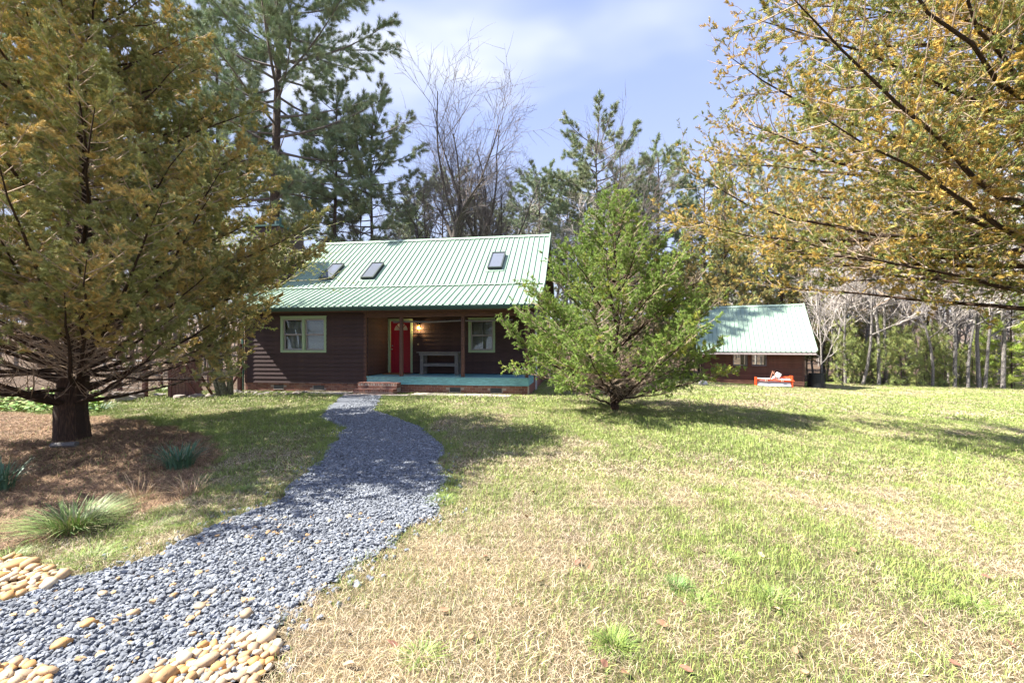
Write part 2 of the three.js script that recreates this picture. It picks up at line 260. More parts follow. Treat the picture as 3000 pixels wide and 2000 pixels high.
function sashWindow(parent, x0, x1, y0, y1, z, seed) { // one double-hung pair of sashes with a blind behind
  const ym = (y0 + y1) / 2;
  part('sash', frameOf(x0, x1, ym - 0.02, y1, z - 0.05, z - 0.015, 0.045), M.sash, parent);
  part('sash', frameOf(x0, x1, y0, ym + 0.02, z - 0.085, z - 0.052, 0.05), M.sash, parent);
  part('pane', box(x0 + 0.046, x1 - 0.046, ym + 0.026, y1 - 0.046, z - 0.035, z - 0.031), M.glass, parent);
  part('pane', box(x0 + 0.051, x1 - 0.051, y0 + 0.051, ym - 0.031, z - 0.070, z - 0.066), M.glass, parent);
  const sl = []; const r = rng(seed); for (let y = y0 + 0.06; y < y1 - 0.05; y += 0.04) { const b = box(x0 + 0.05, x1 - 0.05, -0.0005, 0.0005, -0.017, 0.017); b.rotateX(0.55 + 0.08 * r()); b.translate(0, y, z - 0.13); sl.push(b); }
  part('blind', mg(sl), M.blind, parent);
}
function bricksOnFace(g, len, courses, y0, holes, r, max = 1e9, depth = 0.09) { // stretcher courses on a face towards +z, along x from 0
  let n = 0; const full = box(-0.097, 0.097, -0.0325, 0.0325, -depth / 2, depth / 2), half = box(-0.046, 0.046, -0.0325, 0.0325, -depth / 2, depth / 2), rest = [];
  for (let c = 0; c < courses; c++) for (let x = c % 2 ? -0.103 : 0; x < len; x += 0.206) {
    let cx = x + 0.103, ge = full, yy = y0 + c * 0.075 + 0.0375; if (x < 0) { cx = 0.052; ge = half; } if (x + 0.2 > len) { if (len - x < 0.1) continue; cx = x + 0.052; ge = half; }
    if (holes.some((o) => cx > o[0] && cx < o[1] && yy > o[2] && yy < o[3])) continue;
    if (n++ < max) { const b = part('brick', ge, M.bricks[Math.floor(r() * 4)], g); b.position.set(cx, yy, -depth / 2 + 0.008 + r() * 0.003); b.rotation.set((r() - 0.5) * 0.012, (r() - 0.5) * 0.012, (r() - 0.5) * 0.012); } else { const b = ge.clone(); b.translate(cx, yy, -depth / 2 + 0.008); rest.push(b); }
  }
  if (rest.length) { const s = part('brick_courses', mg(rest), M.bricks[0], g); s.userData.kind = 'stuff'; }
}
function ribGeo(L, w) { // one metal roofing strip, flat pan and raised rib, along +z, normal +y
  const prof = [[0, 0], [w * 0.40, 0], [w * 0.42, 0.004], [w * 0.46, 0.004], [w * 0.48, 0], [w - 0.048, 0], [w - 0.036, 0.04], [w - 0.012, 0.04], [w, 0]], p = [], ix = [];
  for (let i = 0; i < prof.length - 1; i++) { const b = p.length / 3, [x0, y0] = prof[i], [x1, y1] = prof[i + 1]; p.push(x0, y0, 0, x1, y1, 0, x1, y1, L, x0, y0, L); ix.push(b, b + 2, b + 1, b, b + 3, b + 2); }
  const g = new THREE.BufferGeometry(); g.setAttribute('position', new THREE.Float32BufferAttribute(p, 3)); g.setIndex(ix); g.computeVertexNormals(); return g;
}
// slope from an upper edge (y1, z1) down to a lower edge (y0, z0), between x0 and x1
function roofSlope(parent, name, x0, x1, y1, z1, y0, z0, w = 0.2286, flip = 1, single = true) {
  const L = Math.hypot(y1 - y0, z1 - z0), g = sub(name, parent, [x0, y1, z1]), n = Math.round((x1 - x0) / w), ww = (x1 - x0) / n;
  const down = V(0, (y0 - y1) / L, (z0 - z1) / L), nor = V(0, 1, 0).addScaledVector(down, -down.y).normalize(), ex = V(1, 0, 0);
  g.quaternion.setFromRotationMatrix(new THREE.Matrix4().makeBasis(flip > 0 ? ex : ex.clone().negate(), nor, down)); if (flip < 0) g.position.x = x1;
  const ge = ribGeo(L, ww);
  if (single) for (let i = 0; i < n; i++) part('roof_panel', ge, M.roof, g).position.x = i * ww;
  else { const a = []; for (let i = 0; i < n; i++) { const c = ge.clone(); c.translate(i * ww, 0, 0); a.push(c); } part('roof_panels', mergeGeometries(a), M.roof, g).userData.kind = 'stuff'; }
  part('roof_deck', box(0.01, x1 - x0 - 0.01, -0.11, -0.004, 0.01, L - 0.01), M.sheath, g);
  return g;
}
const house = thing('house', 'brown lap sided house with pale green metal roof and blue porch', 'house', null, [HOUSE.x, 0, HOUSE.z], HOUSE.t);
{
  const r = rng(8), L = -10.4, P = -5.7, PB = -1.7, RX = 0.39, RL = -10.76;
  const eave = [2.97, 0.35], fold = [3.90, -1.75], ridge = [6.57, -5.17], back = [3.62, -8.95];
  // foundation
  const wingVents = [[-9.24, -8.86, 0.08, 0.22], [-7.68, -7.28, 0.08, 0.22]], porchVents = [[-2.68, -2.31, 0.07, 0.21], [-1.28, -0.9, 0.07, 0.21]];
  const fw = sub('foundation', house, [L, 0, -0.01]);
  part('mortar', box(0, P - L, -0.25, 0.292, -0.2, 0), M.mortar, fw);
  bricksOnFace(fw, P - L, 4, -0.008, wingVents.map((v) => [v[0] - L - 0.06, v[1] - L + 0.06, v[2] - 0.02, v[3] + 0.02]), r);
  const fp = sub('foundation', house, [P, 0, -0.05]);
  part('mortar', box(0.01, -P, -0.25, 0.286, -0.2, 0), M.mortar, fp);
  bricksOnFace(fp, -P, 4, -0.012, porchVents.map((v) => [v[0] - P - 0.06, v[1] - P + 0.06, v[2] - 0.02, v[3] + 0.02]), r);
  const fs = sub('foundation', house, [-0.01, 0, -0.06]); fs.rotation.y = Math.PI / 2;
  part('mortar', box(0, 8.2, -0.4, 0.5, -0.2, 0), M.mortar, fs);
  bricksOnFace(fs, 8.2, 8, -0.12, [], r, 40);
  part('foundation_core', mg([box(L + 0.02, P, -0.3, 0.28, -8.28, -0.22), box(P + 0.01, -0.22, -0.3, 0.28, -8.28, -0.27)]), M.mortar, house);
  for (const [v, z] of [...wingVents.map((v) => [v, 0.006]), ...porchVents.map((v) => [v, -0.034])]) {
    const vg = sub('vent', house), bars = [];
    part('vent_box', box(v[0], v[1], v[2], v[3], z - 0.004, z - 0.001), M.black, vg);
    for (let i = 0; i <= 8; i++) { const x = lerp(v[0], v[1], i / 8); bars.push(box(x - 0.004, x + 0.004, v[2], v[3], z, z + 0.006)); }
    for (let i = 0; i <= 3; i++) { const y = lerp(v[2], v[3], i / 3); bars.push(box(v[0], v[1], y - 0.004, y + 0.004, z + 0.006, z + 0.011)); }
    part('grille', mg(bars), mat(0.09, 0.09, 0.095, 0.6), vg); part('vent_sill', box(v[0] - 0.02, v[1] + 0.02, v[2] - 0.025, v[2] - 0.005, z, z + 0.02), M.mortar, vg);
  }
  // walls
  const win1 = [-8.96, -7.18, 1.39, 2.67], door = [-5.66, -4.66, 0.58, 2.67], win2 = [-2.46, -1.44, 1.38, 2.66];
  sidedWall(house, 'wing_front_wall', L, P, 0.292, 2.86, [[win1[0] + 0.03, win1[1] - 0.03, win1[2] + 0.03, win1[3] - 0.03]], M.siding, 11);
  sidedWall(house, 'porch_back_wall', P, 0, 0.6, 3.0, [[door[0], door[1], 0, door[3]], [win2[0] + 0.03, win2[1] - 0.03, win2[2] + 0.03, win2[3] - 0.03]], M.siding, 12).position.z = PB;
  const rt = sidedWall(house, 'porch_side_wall', 0, 1.64, 0.6, 2.8, [], M.siding, 13); rt.position.set(P + 0.02, 0, -0.05); rt.rotation.y = Math.PI / 2;
  const gableTop = (y) => { const yy = y; const zf = yy < 3.9 ? 1.7 : 1.75 + (yy - 3.9) / 0.7807, zb = 8.3 - Math.max(0, (yy - 4.0) / 0.7807); return [Math.max(1.7, zf + 0.06), Math.min(8.3, zb)]; };
  const gs = sidedWall(house, 'gable_wall', 1.7, 8.3, 0.48, 6.4, [], M.siding, 14, 0.15, gableTop); gs.rotation.y = Math.PI / 2; gs.position.x = 0.0;
  { const sh = new THREE.Shape([[1.7, 0.45], [8.3, 0.45], [8.3, 4.05], [5.17, 6.45], [1.75, 3.8], [1.7, 3.7]].map((a) => new THREE.Vector2(...a))), g = new THREE.ExtrudeGeometry(sh, { depth: 0.12, bevelEnabled: false }); g.translate(0, 0, -0.121); part('sheathing', g, M.sheath, gs);
    const g2 = g.clone(); const lw = part('gable_sheathing', g2, M.siding[0], house); lw.rotation.y = Math.PI / 2; lw.position.x = L + 0.13; }
  part('rear_wall', box(L + 0.14, -0.14, 0.3, 4.05, -8.3, -8.18), M.siding[1], house);
  part('wing_side_wall', box(L, L + 0.12, 0.292, 3.0, -1.72, -0.13), M.siding[1], house);
  part('interior_floor', box(L + 0.14, -0.14, 0.29, 0.5, -8.17, PB - 0.13), M.sheath, house);
  part('wing_floor', box(L + 0.13, P - 0.13, 0.3, 0.5, PB - 0.12, -0.13), M.sheath, house);
  for (const x of [[L - 0.004, L + 0.09], [P - 0.07, P + 0.025]]) part('corner_board', box(x[0], x[1], 0.285, 2.86, -0.02, 0.028), M.brownTrim, house);
  part('corner_board', box(-0.1, 0.026, 0.48, 2.95, PB - 0.08, PB + 0.03), M.brownTrim, house);
  // porch: deck planks, fascia, posts, beam, ceiling
  const dk = sub('porch_deck', house), pw = 0.139;
  for (let i = 0; i < 12; i++) { const z1 = 0.03 - i * (pw + 0.004); part('plank', box(P + 0.03, 0.02, 0.545, 0.572 + (r() - 0.5) * 0.002, z1 - pw, z1), M.deck, dk); }
  part('fascia_board', box(P + 0.03, 0.0, 0.30, 0.54, -0.03, -0.002), M.deckFace, dk);
  part('fascia_board', box(-0.03, 0.0, 0.30, 0.54, PB + 0.04, -0.031), M.deckFace, dk);
  part('deck_nosing', box(P + 0.03, 0.008, 0.525, 0.544, -0.001, 0.012), M.deckFace, dk);
  part('joists', box(P + 0.05, -0.05, 0.3, 0.53, PB + 0.05, -0.06), M.sheath, dk);
  for (const x of [-4.416, -2.229, -0.055]) part('porch_post', box(x - 0.053, x + 0.053, 0.574, 2.62, -0.11, -0.004), M.brownTrim, house);
  part('porch_beam', box(P + 0.02, 0.04, 2.62, 2.80, -0.13, 0.01), M.brownTrim, house);
  part('porch_beam', box(-0.10, 0.03, 2.62, 2.80, PB + 0.04, -0.14), M.brownTrim, house);
  part('porch_ceiling', box(P + 0.03, 0.0, 2.81, 2.84, PB + 0.02, -0.02), M.brownTrim, house);
  part('soffit', box(RL, RX - 0.02, 2.805, 2.83, 0.03, 0.30), M.brownTrim, house);
  part('fascia', box(RL, RX, 2.78, 2.93, 0.302, 0.325), M.brownTrim, house);
  // roof
  const rf = sub('roof', house);
  roofSlope(rf, 'lower_slope', RL, RX, fold[0], fold[1], eave[0], eave[1]);
  roofSlope(rf, 'upper_slope', RL, RX, ridge[0], ridge[1], fold[0] + 0.012, fold[1] - 0.0);
  roofSlope(rf, 'rear_slope', RL, RX, ridge[0], ridge[1], back[0], back[1], 0.2286, -1, false);
  for (const k of ['lower_slope', 'upper_slope', 'rear_slope']) { /* flatten: slopes stay parts of the house */ const o = rf.getObjectByName(k); o.name = { lower_slope: 'porch_roof', upper_slope: 'main_roof', rear_slope: 'rear_roof' }[k]; house.add(o); }
  house.remove(rf);
  part('ridge_cap', mg([[1, 0.66], [-1, 0.66]].map(([s, a]) => { const b = box(RL - 0.02, RX + 0.03, -0.006, 0.006, -0.01, 0.19); b.rotateX(a * 0.99); if (s < 0) b.rotateY(Math.PI); b.translate(s < 0 ? RL + RX : 0, ridge[0] + 0.05, ridge[1]); return b; })), M.roofTrim, house);
  { const b = box(RL, RX + 0.01, -0.003, 0.003, -0.06, 0.05); b.rotateX(0.42); b.translate(0, fold[0] + 0.048, fold[1] + 0.01); part('transition_flashing', b, M.roofTrim, house); }
  for (const x of [RX, RL - 0.035]) for (const [[ya, za], [yb, zb]] of [[eave, fold], [fold, ridge], [back, ridge]]) { const len = Math.hypot(yb - ya, zb - za), b = box(x, x + 0.035, -0.14, 0.03, 0, len); b.rotateX(-Math.atan2(yb - ya, -(zb - za)) + (0)); b.rotateY(0); const g = new THREE.BoxGeometry(0.035, 0.17, len); g.translate(0, -0.055, len / 2); const q = new THREE.Quaternion().setFromUnitVectors(V(0, 0, 1), V(0, (yb - ya) / len, (zb - za) / len)); g.applyQuaternion(q); g.translate(x + 0.018, ya, za); part('rake_trim', g, zb < -2 || za < -2 ? M.roofTrim : M.roofTrim, house); }
  // gutter, downspouts
  { const s = new THREE.Shape([[0, 0], [0.075, 0], [0.10, 0.05], [0.112, 0.10], [0.112, 0.125], [0.104, 0.125], [0.10, 0.10], [0.07, 0.012], [0.008, 0.012], [0.008, 0.12], [0, 0.12]].map((a) => new THREE.Vector2(...a))), g = new THREE.ExtrudeGeometry(s, { depth: RX - RL + 0.04, bevelEnabled: false }); g.rotateY(-Math.PI / 2); g.translate(RX + 0.02, 2.825, 0.328); part('gutter', g, M.gutter, house); }
  part('downspout', mg([box(L - 0.09, L - 0.02, 0.03, 2.6, 0.035, 0.095), box(L - 0.09, L - 0.02, -0.01, 0.05, 0.06, 0.22), (() => { const b = box(-0.035, 0.035, 0, 0.42, -0.03, 0.03); b.rotateX(0.72); b.translate(L - 0.055, 2.58, 0.06); return b; })()]), M.greenPipe, house);
  part('downspout', mg([box(0.05, 0.11, -0.08, 3.3, PB - 0.16, PB - 0.10)]), M.whitePipe, house);
  // windows and door
  const w1 = sub('window', house), xm = (win1[0] + win1[1]) / 2;
  part('frame', mg([frameOf(win1[0], win1[1], win1[2], win1[3], -0.09, 0.034, 0.085), box(xm - 0.05, xm + 0.05, win1[2] + 0.085, win1[3] - 0.085, -0.09, 0.032)]), M.trim, w1);
  part('drip_cap', box(win1[0] - 0.02, win1[1] + 0.02, win1[3], win1[3] + 0.02, 0, 0.05), M.trim, w1);
  sashWindow(w1, win1[0] + 0.087, xm - 0.052, win1[2] + 0.087, win1[3] - 0.087, 0, 1); sashWindow(w1, xm + 0.052, win1[1] - 0.087, win1[2] + 0.087, win1[3] - 0.087, 0, 2);
  const w2 = sub('window', house, [0, 0, PB]);
  part('frame', frameOf(win2[0], win2[1], win2[2], win2[3], -0.09, 0.034, 0.085), M.trim, w2);
  part('drip_cap', box(win2[0] - 0.02, win2[1] + 0.02, win2[3], win2[3] + 0.02, 0, 0.05), M.trim, w2);
  sashWindow(w2, win2[0] + 0.087, win2[1] - 0.087, win2[2] + 0.087, win2[3] - 0.087, 0, 3);
  part('muntin', box((win2[0] + win2[1]) / 2 - 0.012, (win2[0] + win2[1]) / 2 + 0.012, win2[2] + 0.14, win2[3] - 0.135, -0.125, -0.095), M.sash, w2);
  const dr = sub('door', house, [0, 0, PB]), dx0 = door[0] + 0.09, dx1 = door[1] - 0.085, dxm = (dx0 + dx1) / 2, ft = 2.36, fr = 0.27;
  part('frame', mg([box(door[0], dx0, 0.575, door[3] - 0.085, -0.1, 0.036), box(dx1, door[1], 0.575, door[3] - 0.085, -0.1, 0.036), box(door[0], door[1], door[3] - 0.085, door[3], -0.1, 0.036)]), M.trim, dr);
  { const s = new THREE.Shape(); s.moveTo(dx0 + 0.004, 0.6); s.lineTo(dx1 - 0.004, 0.6); s.lineTo(dx1 - 0.004, door[3] - 0.09); s.lineTo(dx0 + 0.004, door[3] - 0.09); s.closePath(); const hole = new THREE.Path(); hole.moveTo(dxm + fr, ft - 0.13); hole.absarc(dxm, ft - 0.13, fr, 0, Math.PI, false); hole.closePath(); s.holes.push(hole);
    const rects = []; for (const sx of [-1, 1]) for (const [a, b] of [[0.74, 1.42], [1.52, 2.12]]) rects.push([dxm + sx * 0.19 - 0.13, dxm + sx * 0.19 + 0.13, a, b]);
    for (const q of rects) { const p = new THREE.Path([[q[0], q[2]], [q[0], q[3]], [q[1], q[3]], [q[1], q[2]]].map((a) => new THREE.Vector2(...a))); s.holes.push(p); }
    const g = new THREE.ExtrudeGeometry(s, { depth: 0.04, bevelEnabled: false, curveSegments: 16 }); g.translate(0, 0, -0.07); part('door_leaf', g, M.redDoor, dr);
    for (const q of rects) part('panel', mg([box(q[0], q[1], q[2], q[3], -0.06, -0.045), box(q[0] + 0.035, q[1] - 0.035, q[2] + 0.035, q[3] - 0.035, -0.0455, -0.034)]), M.redDoor, dr); }
  { const g = new THREE.CircleGeometry(fr + 0.01, 20, 0, Math.PI); g.translate(dxm, ft - 0.13, -0.05); part('fanlight', g, mat(0.62, 0.62, 0.5, 0.25), dr);
    part('fanlight_bars', mg([[0.87], [2.27]].map(([a]) => { const b = box(0, fr + 0.01, -0.012, 0.012, -0.046, -0.028); b.rotateZ(a); b.translate(dxm, ft - 0.13, 0); return b; }).concat([box(dxm - fr, dxm + fr, ft - 0.15, ft - 0.128, -0.046, -0.024)])), M.redDoor, dr); }
  { const g = new THREE.SphereGeometry(0.032, 12, 8); g.translate(dx0 + 0.07, 1.5, 0.02); const g2 = new THREE.CylinderGeometry(0.026, 0.026, 0.03, 12); g2.rotateX(Math.PI / 2); g2.translate(dx0 + 0.07, 1.63, -0.02); part('handle', mg([g, bar([dx0 + 0.07, 1.5, -0.035], [dx0 + 0.07, 1.5, 0.01], 0.012), g2]), M.steel, dr); }
  part('threshold', box(door[0], door[1], 0.573, 0.595, -0.1, 0.05), M.brownTrim, dr);
  // skylights
  const sl = (0.7807) / Math.hypot(1, 0.7807), cl = 1 / Math.hypot(1, 0.7807);
  for (const [x0, x1, b0, b1] of [[-8.92, -8.38, 2.27, 3.27], [-7.08, -6.54, 2.25, 3.25], [-1.93, -1.37, 2.68, 3.72]]) {
    const g = sub('skylight', house), ln = (b1 - b0) / cl; g.position.set((x0 + x1) / 2, 3.912 + 0.7807 * (b0 - 1.75), -b0); g.rotation.x = Math.atan(0.7807); const w = (x1 - x0) / 2;
    part('curb', frameOf(-w + 0.015, w - 0.015, 0.02, 0.10, 0, 0, 0.01) && mg([box(-w, w, 0.0, 0.11, -0.045, 0), box(-w, w, 0, 0.11, -ln, -ln + 0.045), box(-w, -w + 0.045, 0, 0.11, -ln + 0.045, -0.045), box(w - 0.045, w, 0, 0.11, -ln + 0.045, -0.045)]), M.black, g);
    part('cap_frame', mg([box(-w - 0.012, w + 0.012, 0.11, 0.135, -0.05, 0.014), box(-w - 0.012, w + 0.012, 0.11, 0.145, -ln - 0.014, -ln + 0.05), box(-w - 0.012, -w + 0.04, 0.11, 0.135, -ln + 0.05, -0.05), box(w - 0.04, w + 0.012, 0.11, 0.135, -ln + 0.05, -0.05)]), mat(0.05, 0.06, 0.06, 0.4), g);
    part('pane', box(-w + 0.035, w - 0.035, 0.105, 0.118, -ln + 0.045, -0.045), M.skyGlass, g);
    part('flashing', box(-w - 0.09, w + 0.09, 0.012, 0.027, -0.01, 0.14), M.roofTrim, g);
  }
  // chimney chase with lap siding
  const cx0 = -11.7, cx1 = -10.42, cz0 = -3.4, cz1 = -1.78, ct = 6.5;
  const ch = sub('chimney', house);
  part('chimney_core', box(cx0 + 0.02, cx1 - 0.02, -0.1, ct, cz0 + 0.02, cz1 - 0.02), M.siding[1], ch);
  for (let y = 0.1; y < ct - 0.1; y += 0.15) { const m = part('siding_board', boardGeo(cx1 - cx0, 0.168, 0.022), M.siding[Math.floor(r() * 3)], ch); m.position.set((cx0 + cx1) / 2, y + 0.084, cz1 - 0.019); const m2 = part('siding_board', boardGeo(cz1 - cz0, 0.168, 0.022), M.siding[Math.floor(r() * 3)], ch); m2.rotation.y = Math.PI / 2; m2.position.set(cx1 - 0.019, y + 0.084, (cz0 + cz1) / 2); }
  part('corner_trim', box(cx1 - 0.06, cx1 + 0.012, 0, ct, cz1 - 0.06, cz1 + 0.012), M.brownTrim, ch);
  part('chimney_cap', mg([box(cx0 - 0.05, cx1 + 0.05, ct, ct + 0.07, cz0 - 0.05, cz1 + 0.05), bar([(cx0 + cx1) / 2, ct, (cz0 + cz1) / 2], [(cx0 + cx1) / 2, ct + 0.6, (cz0 + cz1) / 2], 0.13, 16)]), M.gutter, ch);
}
const inFrame = (g, o = HOUSE) => { const [x, z] = toWorld(o, g.position.x, g.position.z); g.position.x = x; g.position.z = z; g.rotation.y += o.t; return g; };
{ // brick steps
  const st = inFrame(thing('brick_steps', 'two brick steps with rowlock treads below the blue porch edge', 'steps', null, [-5.1, 0, 0.02])), r = rng(5);
  part('mortar', mg([box(-0.69, 0.69, -0.1, 0.355, -0.0, 0.345), box(-0.69, 0.69, -0.1, 0.165, 0.345, 0.665)]), M.mortar, st);
  const stretch = box(-0.097, 0.097, -0.0325, 0.0325, -0.045, 0.045), rowl = box(-0.0325, 0.0325, -0.045, 0.045, -0.16, 0.16);
  for (const [y, z] of [[0.17, 0.345], [0.36, 0.02]]) for (let i = 0; i < 19; i++) { const b = part('brick', rowl, M.bricks[Math.floor(r() * 4)], st); b.position.set(-0.675 + i * 0.075, y - 0.03, z + 0.165); b.rotation.y = (r() - 0.5) * 0.02; b.position.y += r() * 0.004; }
  for (const [y0, zf] of [[-0.02, 0.665], [0.185, 0.345]]) for (let c = 0; c < (y0 < 0 ? 1 : 1); c++) for (let i = 0; i < 7; i++) { const b = part('brick', stretch, M.bricks[Math.floor(r() * 4)], st); b.position.set(-0.60 + i * 0.2, y0 + 0.055 + c * 0.075, zf - 0.037); }
  for (const s of [-1, 1]) for (const [y, z] of [[0.035, 0.55], [0.035, 0.33], [0.035, 0.12], [0.24, 0.23], [0.24, 0.05]]) { const b = part('brick', stretch, M.bricks[Math.floor(r() * 4)], st); b.rotation.y = Math.PI / 2; b.position.set(s * 0.653, y, z); }
}
{ // paved walk along the front
  const w = inFrame(thing('stone_walk', 'narrow walk of pale pinkish pavers laid along the house front', 'walk', null, [0, 0, 0.42])); w.userData.kind = 'structure';
  const r = rng(3), pm = [[0.40, 0.32, 0.29], [0.36, 0.31, 0.29], [0.44, 0.37, 0.33]].map((c) => mat(...c, 0.9));
  for (let x = -7.6; x < -0.75;) { const l = 0.42 + r() * 0.25; if (x + l > -5.85 && x < -4.35) { for (const z of [0.26]) { const p = part('paver', box(-l / 2, l / 2, -0.02, 0.034, -0.1, 0.16), pm[Math.floor(r() * 3)], w); p.position.set(x + l / 2, r() * 0.006, z + 0.1); p.rotation.y = (r() - 0.5) * 0.03; } } else for (const z of [-0.12, 0.16]) { const p = part('paver', box(-l / 2 + 0.006, l / 2 - 0.006, -0.02, 0.034, -0.13, 0.13), pm[Math.floor(r() * 3)], w); p.position.set(x + l / 2, r() * 0.01, z); p.rotation.set((r() - 0.5) * 0.02, (r() - 0.5) * 0.03, (r() - 0.5) * 0.02); } x += l; }
}
{ // things on the porch
  const b = inFrame(thing('potting_bench', 'weathered grey wooden work bench with low shelf against porch wall', 'bench', null, [-3.44, 0.573, -1.34]));
  for (let i = 0; i < 4; i++) part('top_board', box(-0.83, 0.83, 0.80, 0.835, -0.30 + i * 0.145, -0.16 + i * 0.145), M.greyWood, b);
  part('apron', box(-0.75, 0.72, 0.70, 0.798, 0.20, 0.235), M.greyWood, b); part('apron', box(-0.75, 0.72, 0.70, 0.798, -0.27, -0.235), M.greyWood, b);
  for (const x of [-0.66, 0.66]) { for (const z of [0.13, -0.23]) part('leg', box(x - 0.065, x + 0.065, 0.0, 0.80, z - 0.04, z + 0.06), M.greyWood, b); part('stretcher', box(x - 0.03, x + 0.03, 0.30, 0.38, -0.17, 0.09), M.greyWood, b); }
  for (const z of [-0.20, -0.05, 0.10]) part('shelf_board', box(-0.74, 0.74, 0.381, 0.41, z - 0.07, z + 0.07), M.greyWood, b);
  part('shelf_rail', box(-0.6, 0.6, 0.30, 0.378, 0.145, 0.17), M.greyWood, b);
  const m = inFrame(top('door_mat', box(-0.48, 0.48, 0, 0.018, -0.3, 0.3), M.mat, 'brown door mat lying before the red front door', 'mat')); m.position.set(-5.1, 0.574, -1.30); inFrame(m); m.rotation.y = HOUSE.t;
  // lantern, lit
  const l = inFrame(thing('wall_lantern', 'lit brass and glass lantern fixed to wall beside red door', 'lantern', null, [-4.40, 2.34, -1.575]));
  part('back_plate', box(-0.045, 0.045, -0.10, 0.06, -0.10, -0.085), M.brass, l);
  part('bracket', mg([rod([0, 0.0, -0.085], [0, 0.10, -0.03], 0.01), rod([0, 0.10, -0.03], [0, 0.135, 0.0], 0.01)]), M.brass, l);
  part('cage', mg([0, 1, 2, 3, 4, 5].map((k) => { const a = k * Math.PI / 3; return rod([Math.cos(a) * 0.075, 0.06, Math.sin(a) * 0.075], [Math.cos(a) * 0.045, -0.12, Math.sin(a) * 0.045], 0.005); })), M.brass, l);
  { const g = new THREE.ConeGeometry(0.09, 0.07, 6); g.translate(0, 0.095, 0); const q = new THREE.SphereGeometry(0.014, 8, 6); q.translate(0, 0.14, 0); const b2 = new THREE.CylinderGeometry(0.05, 0.03, 0.02, 6); b2.translate(0, -0.13, 0); part('cap', mg([g, q, b2]), M.brass, l); }
  { const g = new THREE.CylinderGeometry(0.072, 0.043, 0.175, 6, 1, true); g.translate(0, -0.03, 0); part('lantern_glass', g, M.glass, l); }
  { const g = new THREE.SphereGeometry(0.03, 12, 10); g.scale(1, 1.4, 1); g.translate(0, -0.03, 0); part('bulb', g, new THREE.MeshStandardMaterial({ color: 0xffe0a0, emissive: lin(1, 0.66, 0.26), emissiveIntensity: 6 }), l); const p = new THREE.PointLight(lin(1, 0.66, 0.3), 0.55, 0, 2); p.position.set(0, -0.03, 0); p.castShadow = true; l.add(p); }
  const bell = inFrame(thing('door_bell', 'small round pale door bell on brown wall below lantern', 'door bell', null, [-4.44, 1.69, -1.672])); { const g = new THREE.CylinderGeometry(0.032, 0.036, 0.016, 16); g.rotateX(Math.PI / 2); part('plate', g, M.brass, bell); const s = new THREE.SphereGeometry(0.018, 12, 8); s.translate(0, 0, 0.008); part('button', s, M.blind, bell); }
  const tb = new Tubes(), pts = [], rad = [], r = rng(9); for (let i = 0; i <= 16; i++) { pts.push(V(-4.75 + i * 0.263, 2.445 + i * 0.0025 + 0.012 * Math.sin(i * 0.9), -0.155 + 0.01 * Math.sin(i))); rad.push(0.032 - i * 0.0006 + 0.004 * r()); } tb.poly(pts, rad, 7); for (const i of [2, 7, 9, 13]) tb.poly([pts[i], pts[i].clone().add(V(0.03, 0.06, 0.01))], [0.012, 0.006], 5);
  const pole = top('branch_pole', tb.build(), M.greyWood, 'pale bare branch pole slung behind the porch posts', 'pole'); pole.position.set(HOUSE.x, 0, HOUSE.z); pole.rotation.y = HOUSE.t;
  // driftwood dog sculpture
  const bones = [[[-0.04, 0.20, 0], [0.14, 0.27, 0], 0.055, 0.062], [[-0.04, 0.20, 0], [-0.12, 0.22, 0.01], 0.05, 0.045], [[-0.12, 0.23, 0.015], [-0.15, 0.19, 0.02], 0.055, 0.05], [[-0.15, 0.19, 0.02], [-0.20, 0.12, 0.03], 0.036, 0.026], [[-0.03, 0.19, 0.03], [-0.07, 0.09, 0.045], 0.024, 0.018], [[-0.07, 0.09, 0.045], [-0.15, 0.012, 0.05], 0.018, 0.016], [[-0.03, 0.19, -0.03], [-0.02, 0.09, -0.045], 0.024, 0.018], [[-0.02, 0.09, -0.045], [-0.06, 0.012, -0.05], 0.018, 0.016], [[0.13, 0.25, 0.035], [0.16, 0.14, 0.045], 0.034, 0.02], [[0.16, 0.14, 0.045], [0.13, 0.012, 0.05], 0.018, 0.016], [[0.13, 0.25, -0.035], [0.12, 0.13, -0.045], 0.034, 0.02], [[0.12, 0.13, -0.045], [0.17, 0.012, -0.05], 0.018, 0.016], [[-0.115, 0.265, 0.055], [-0.10, 0.17, 0.07], 0.02, 0.026], [[-0.115, 0.265, -0.045], [-0.10, 0.17, -0.06], 0.02, 0.026], [[0.17, 0.28, 0], [0.155, 0.38, 0.005], 0.016, 0.011], [[0.155, 0.38, 0.005], [0.13, 0.47, 0.01], 0.011, 0.007]];
  const R = 64, mc = new MarchingCubes(R, new THREE.MeshStandardMaterial(), false, false, 60000), c0 = [-0.01, 0.24, 0], hs = 0.27; mc.isolation = 0;
  for (let z = 0; z < R; z++) for (let y = 0; y < R; y++) for (let x = 0; x < R; x++) {
    const P = [c0[0] + (x / R * 2 - 1) * hs, c0[1] + (y / R * 2 - 1) * hs, c0[2] + (z / R * 2 - 1) * hs]; let d = 1;
    for (const [a, b2, ra, rb] of bones) { const ab = [b2[0] - a[0], b2[1] - a[1], b2[2] - a[2]], ap = [P[0] - a[0], P[1] - a[1], P[2] - a[2]], t = clamp((ap[0] * ab[0] + ap[1] * ab[1] + ap[2] * ab[2]) / (ab[0] ** 2 + ab[1] ** 2 + ab[2] ** 2), 0, 1), e = Math.hypot(ap[0] - ab[0] * t, ap[1] - ab[1] * t, ap[2] - ab[2] * t) - lerp(ra, rb, t), k = 0.02, q = Math.max(k - Math.abs(d - e), 0) / k; d = Math.min(d, e) - q * q * k * 0.25; }
    mc.field[x + y * R + z * R * R] = -(d + 0.006 * noise(P[0] * 60, P[1] * 25, P[2] * 60));
  }
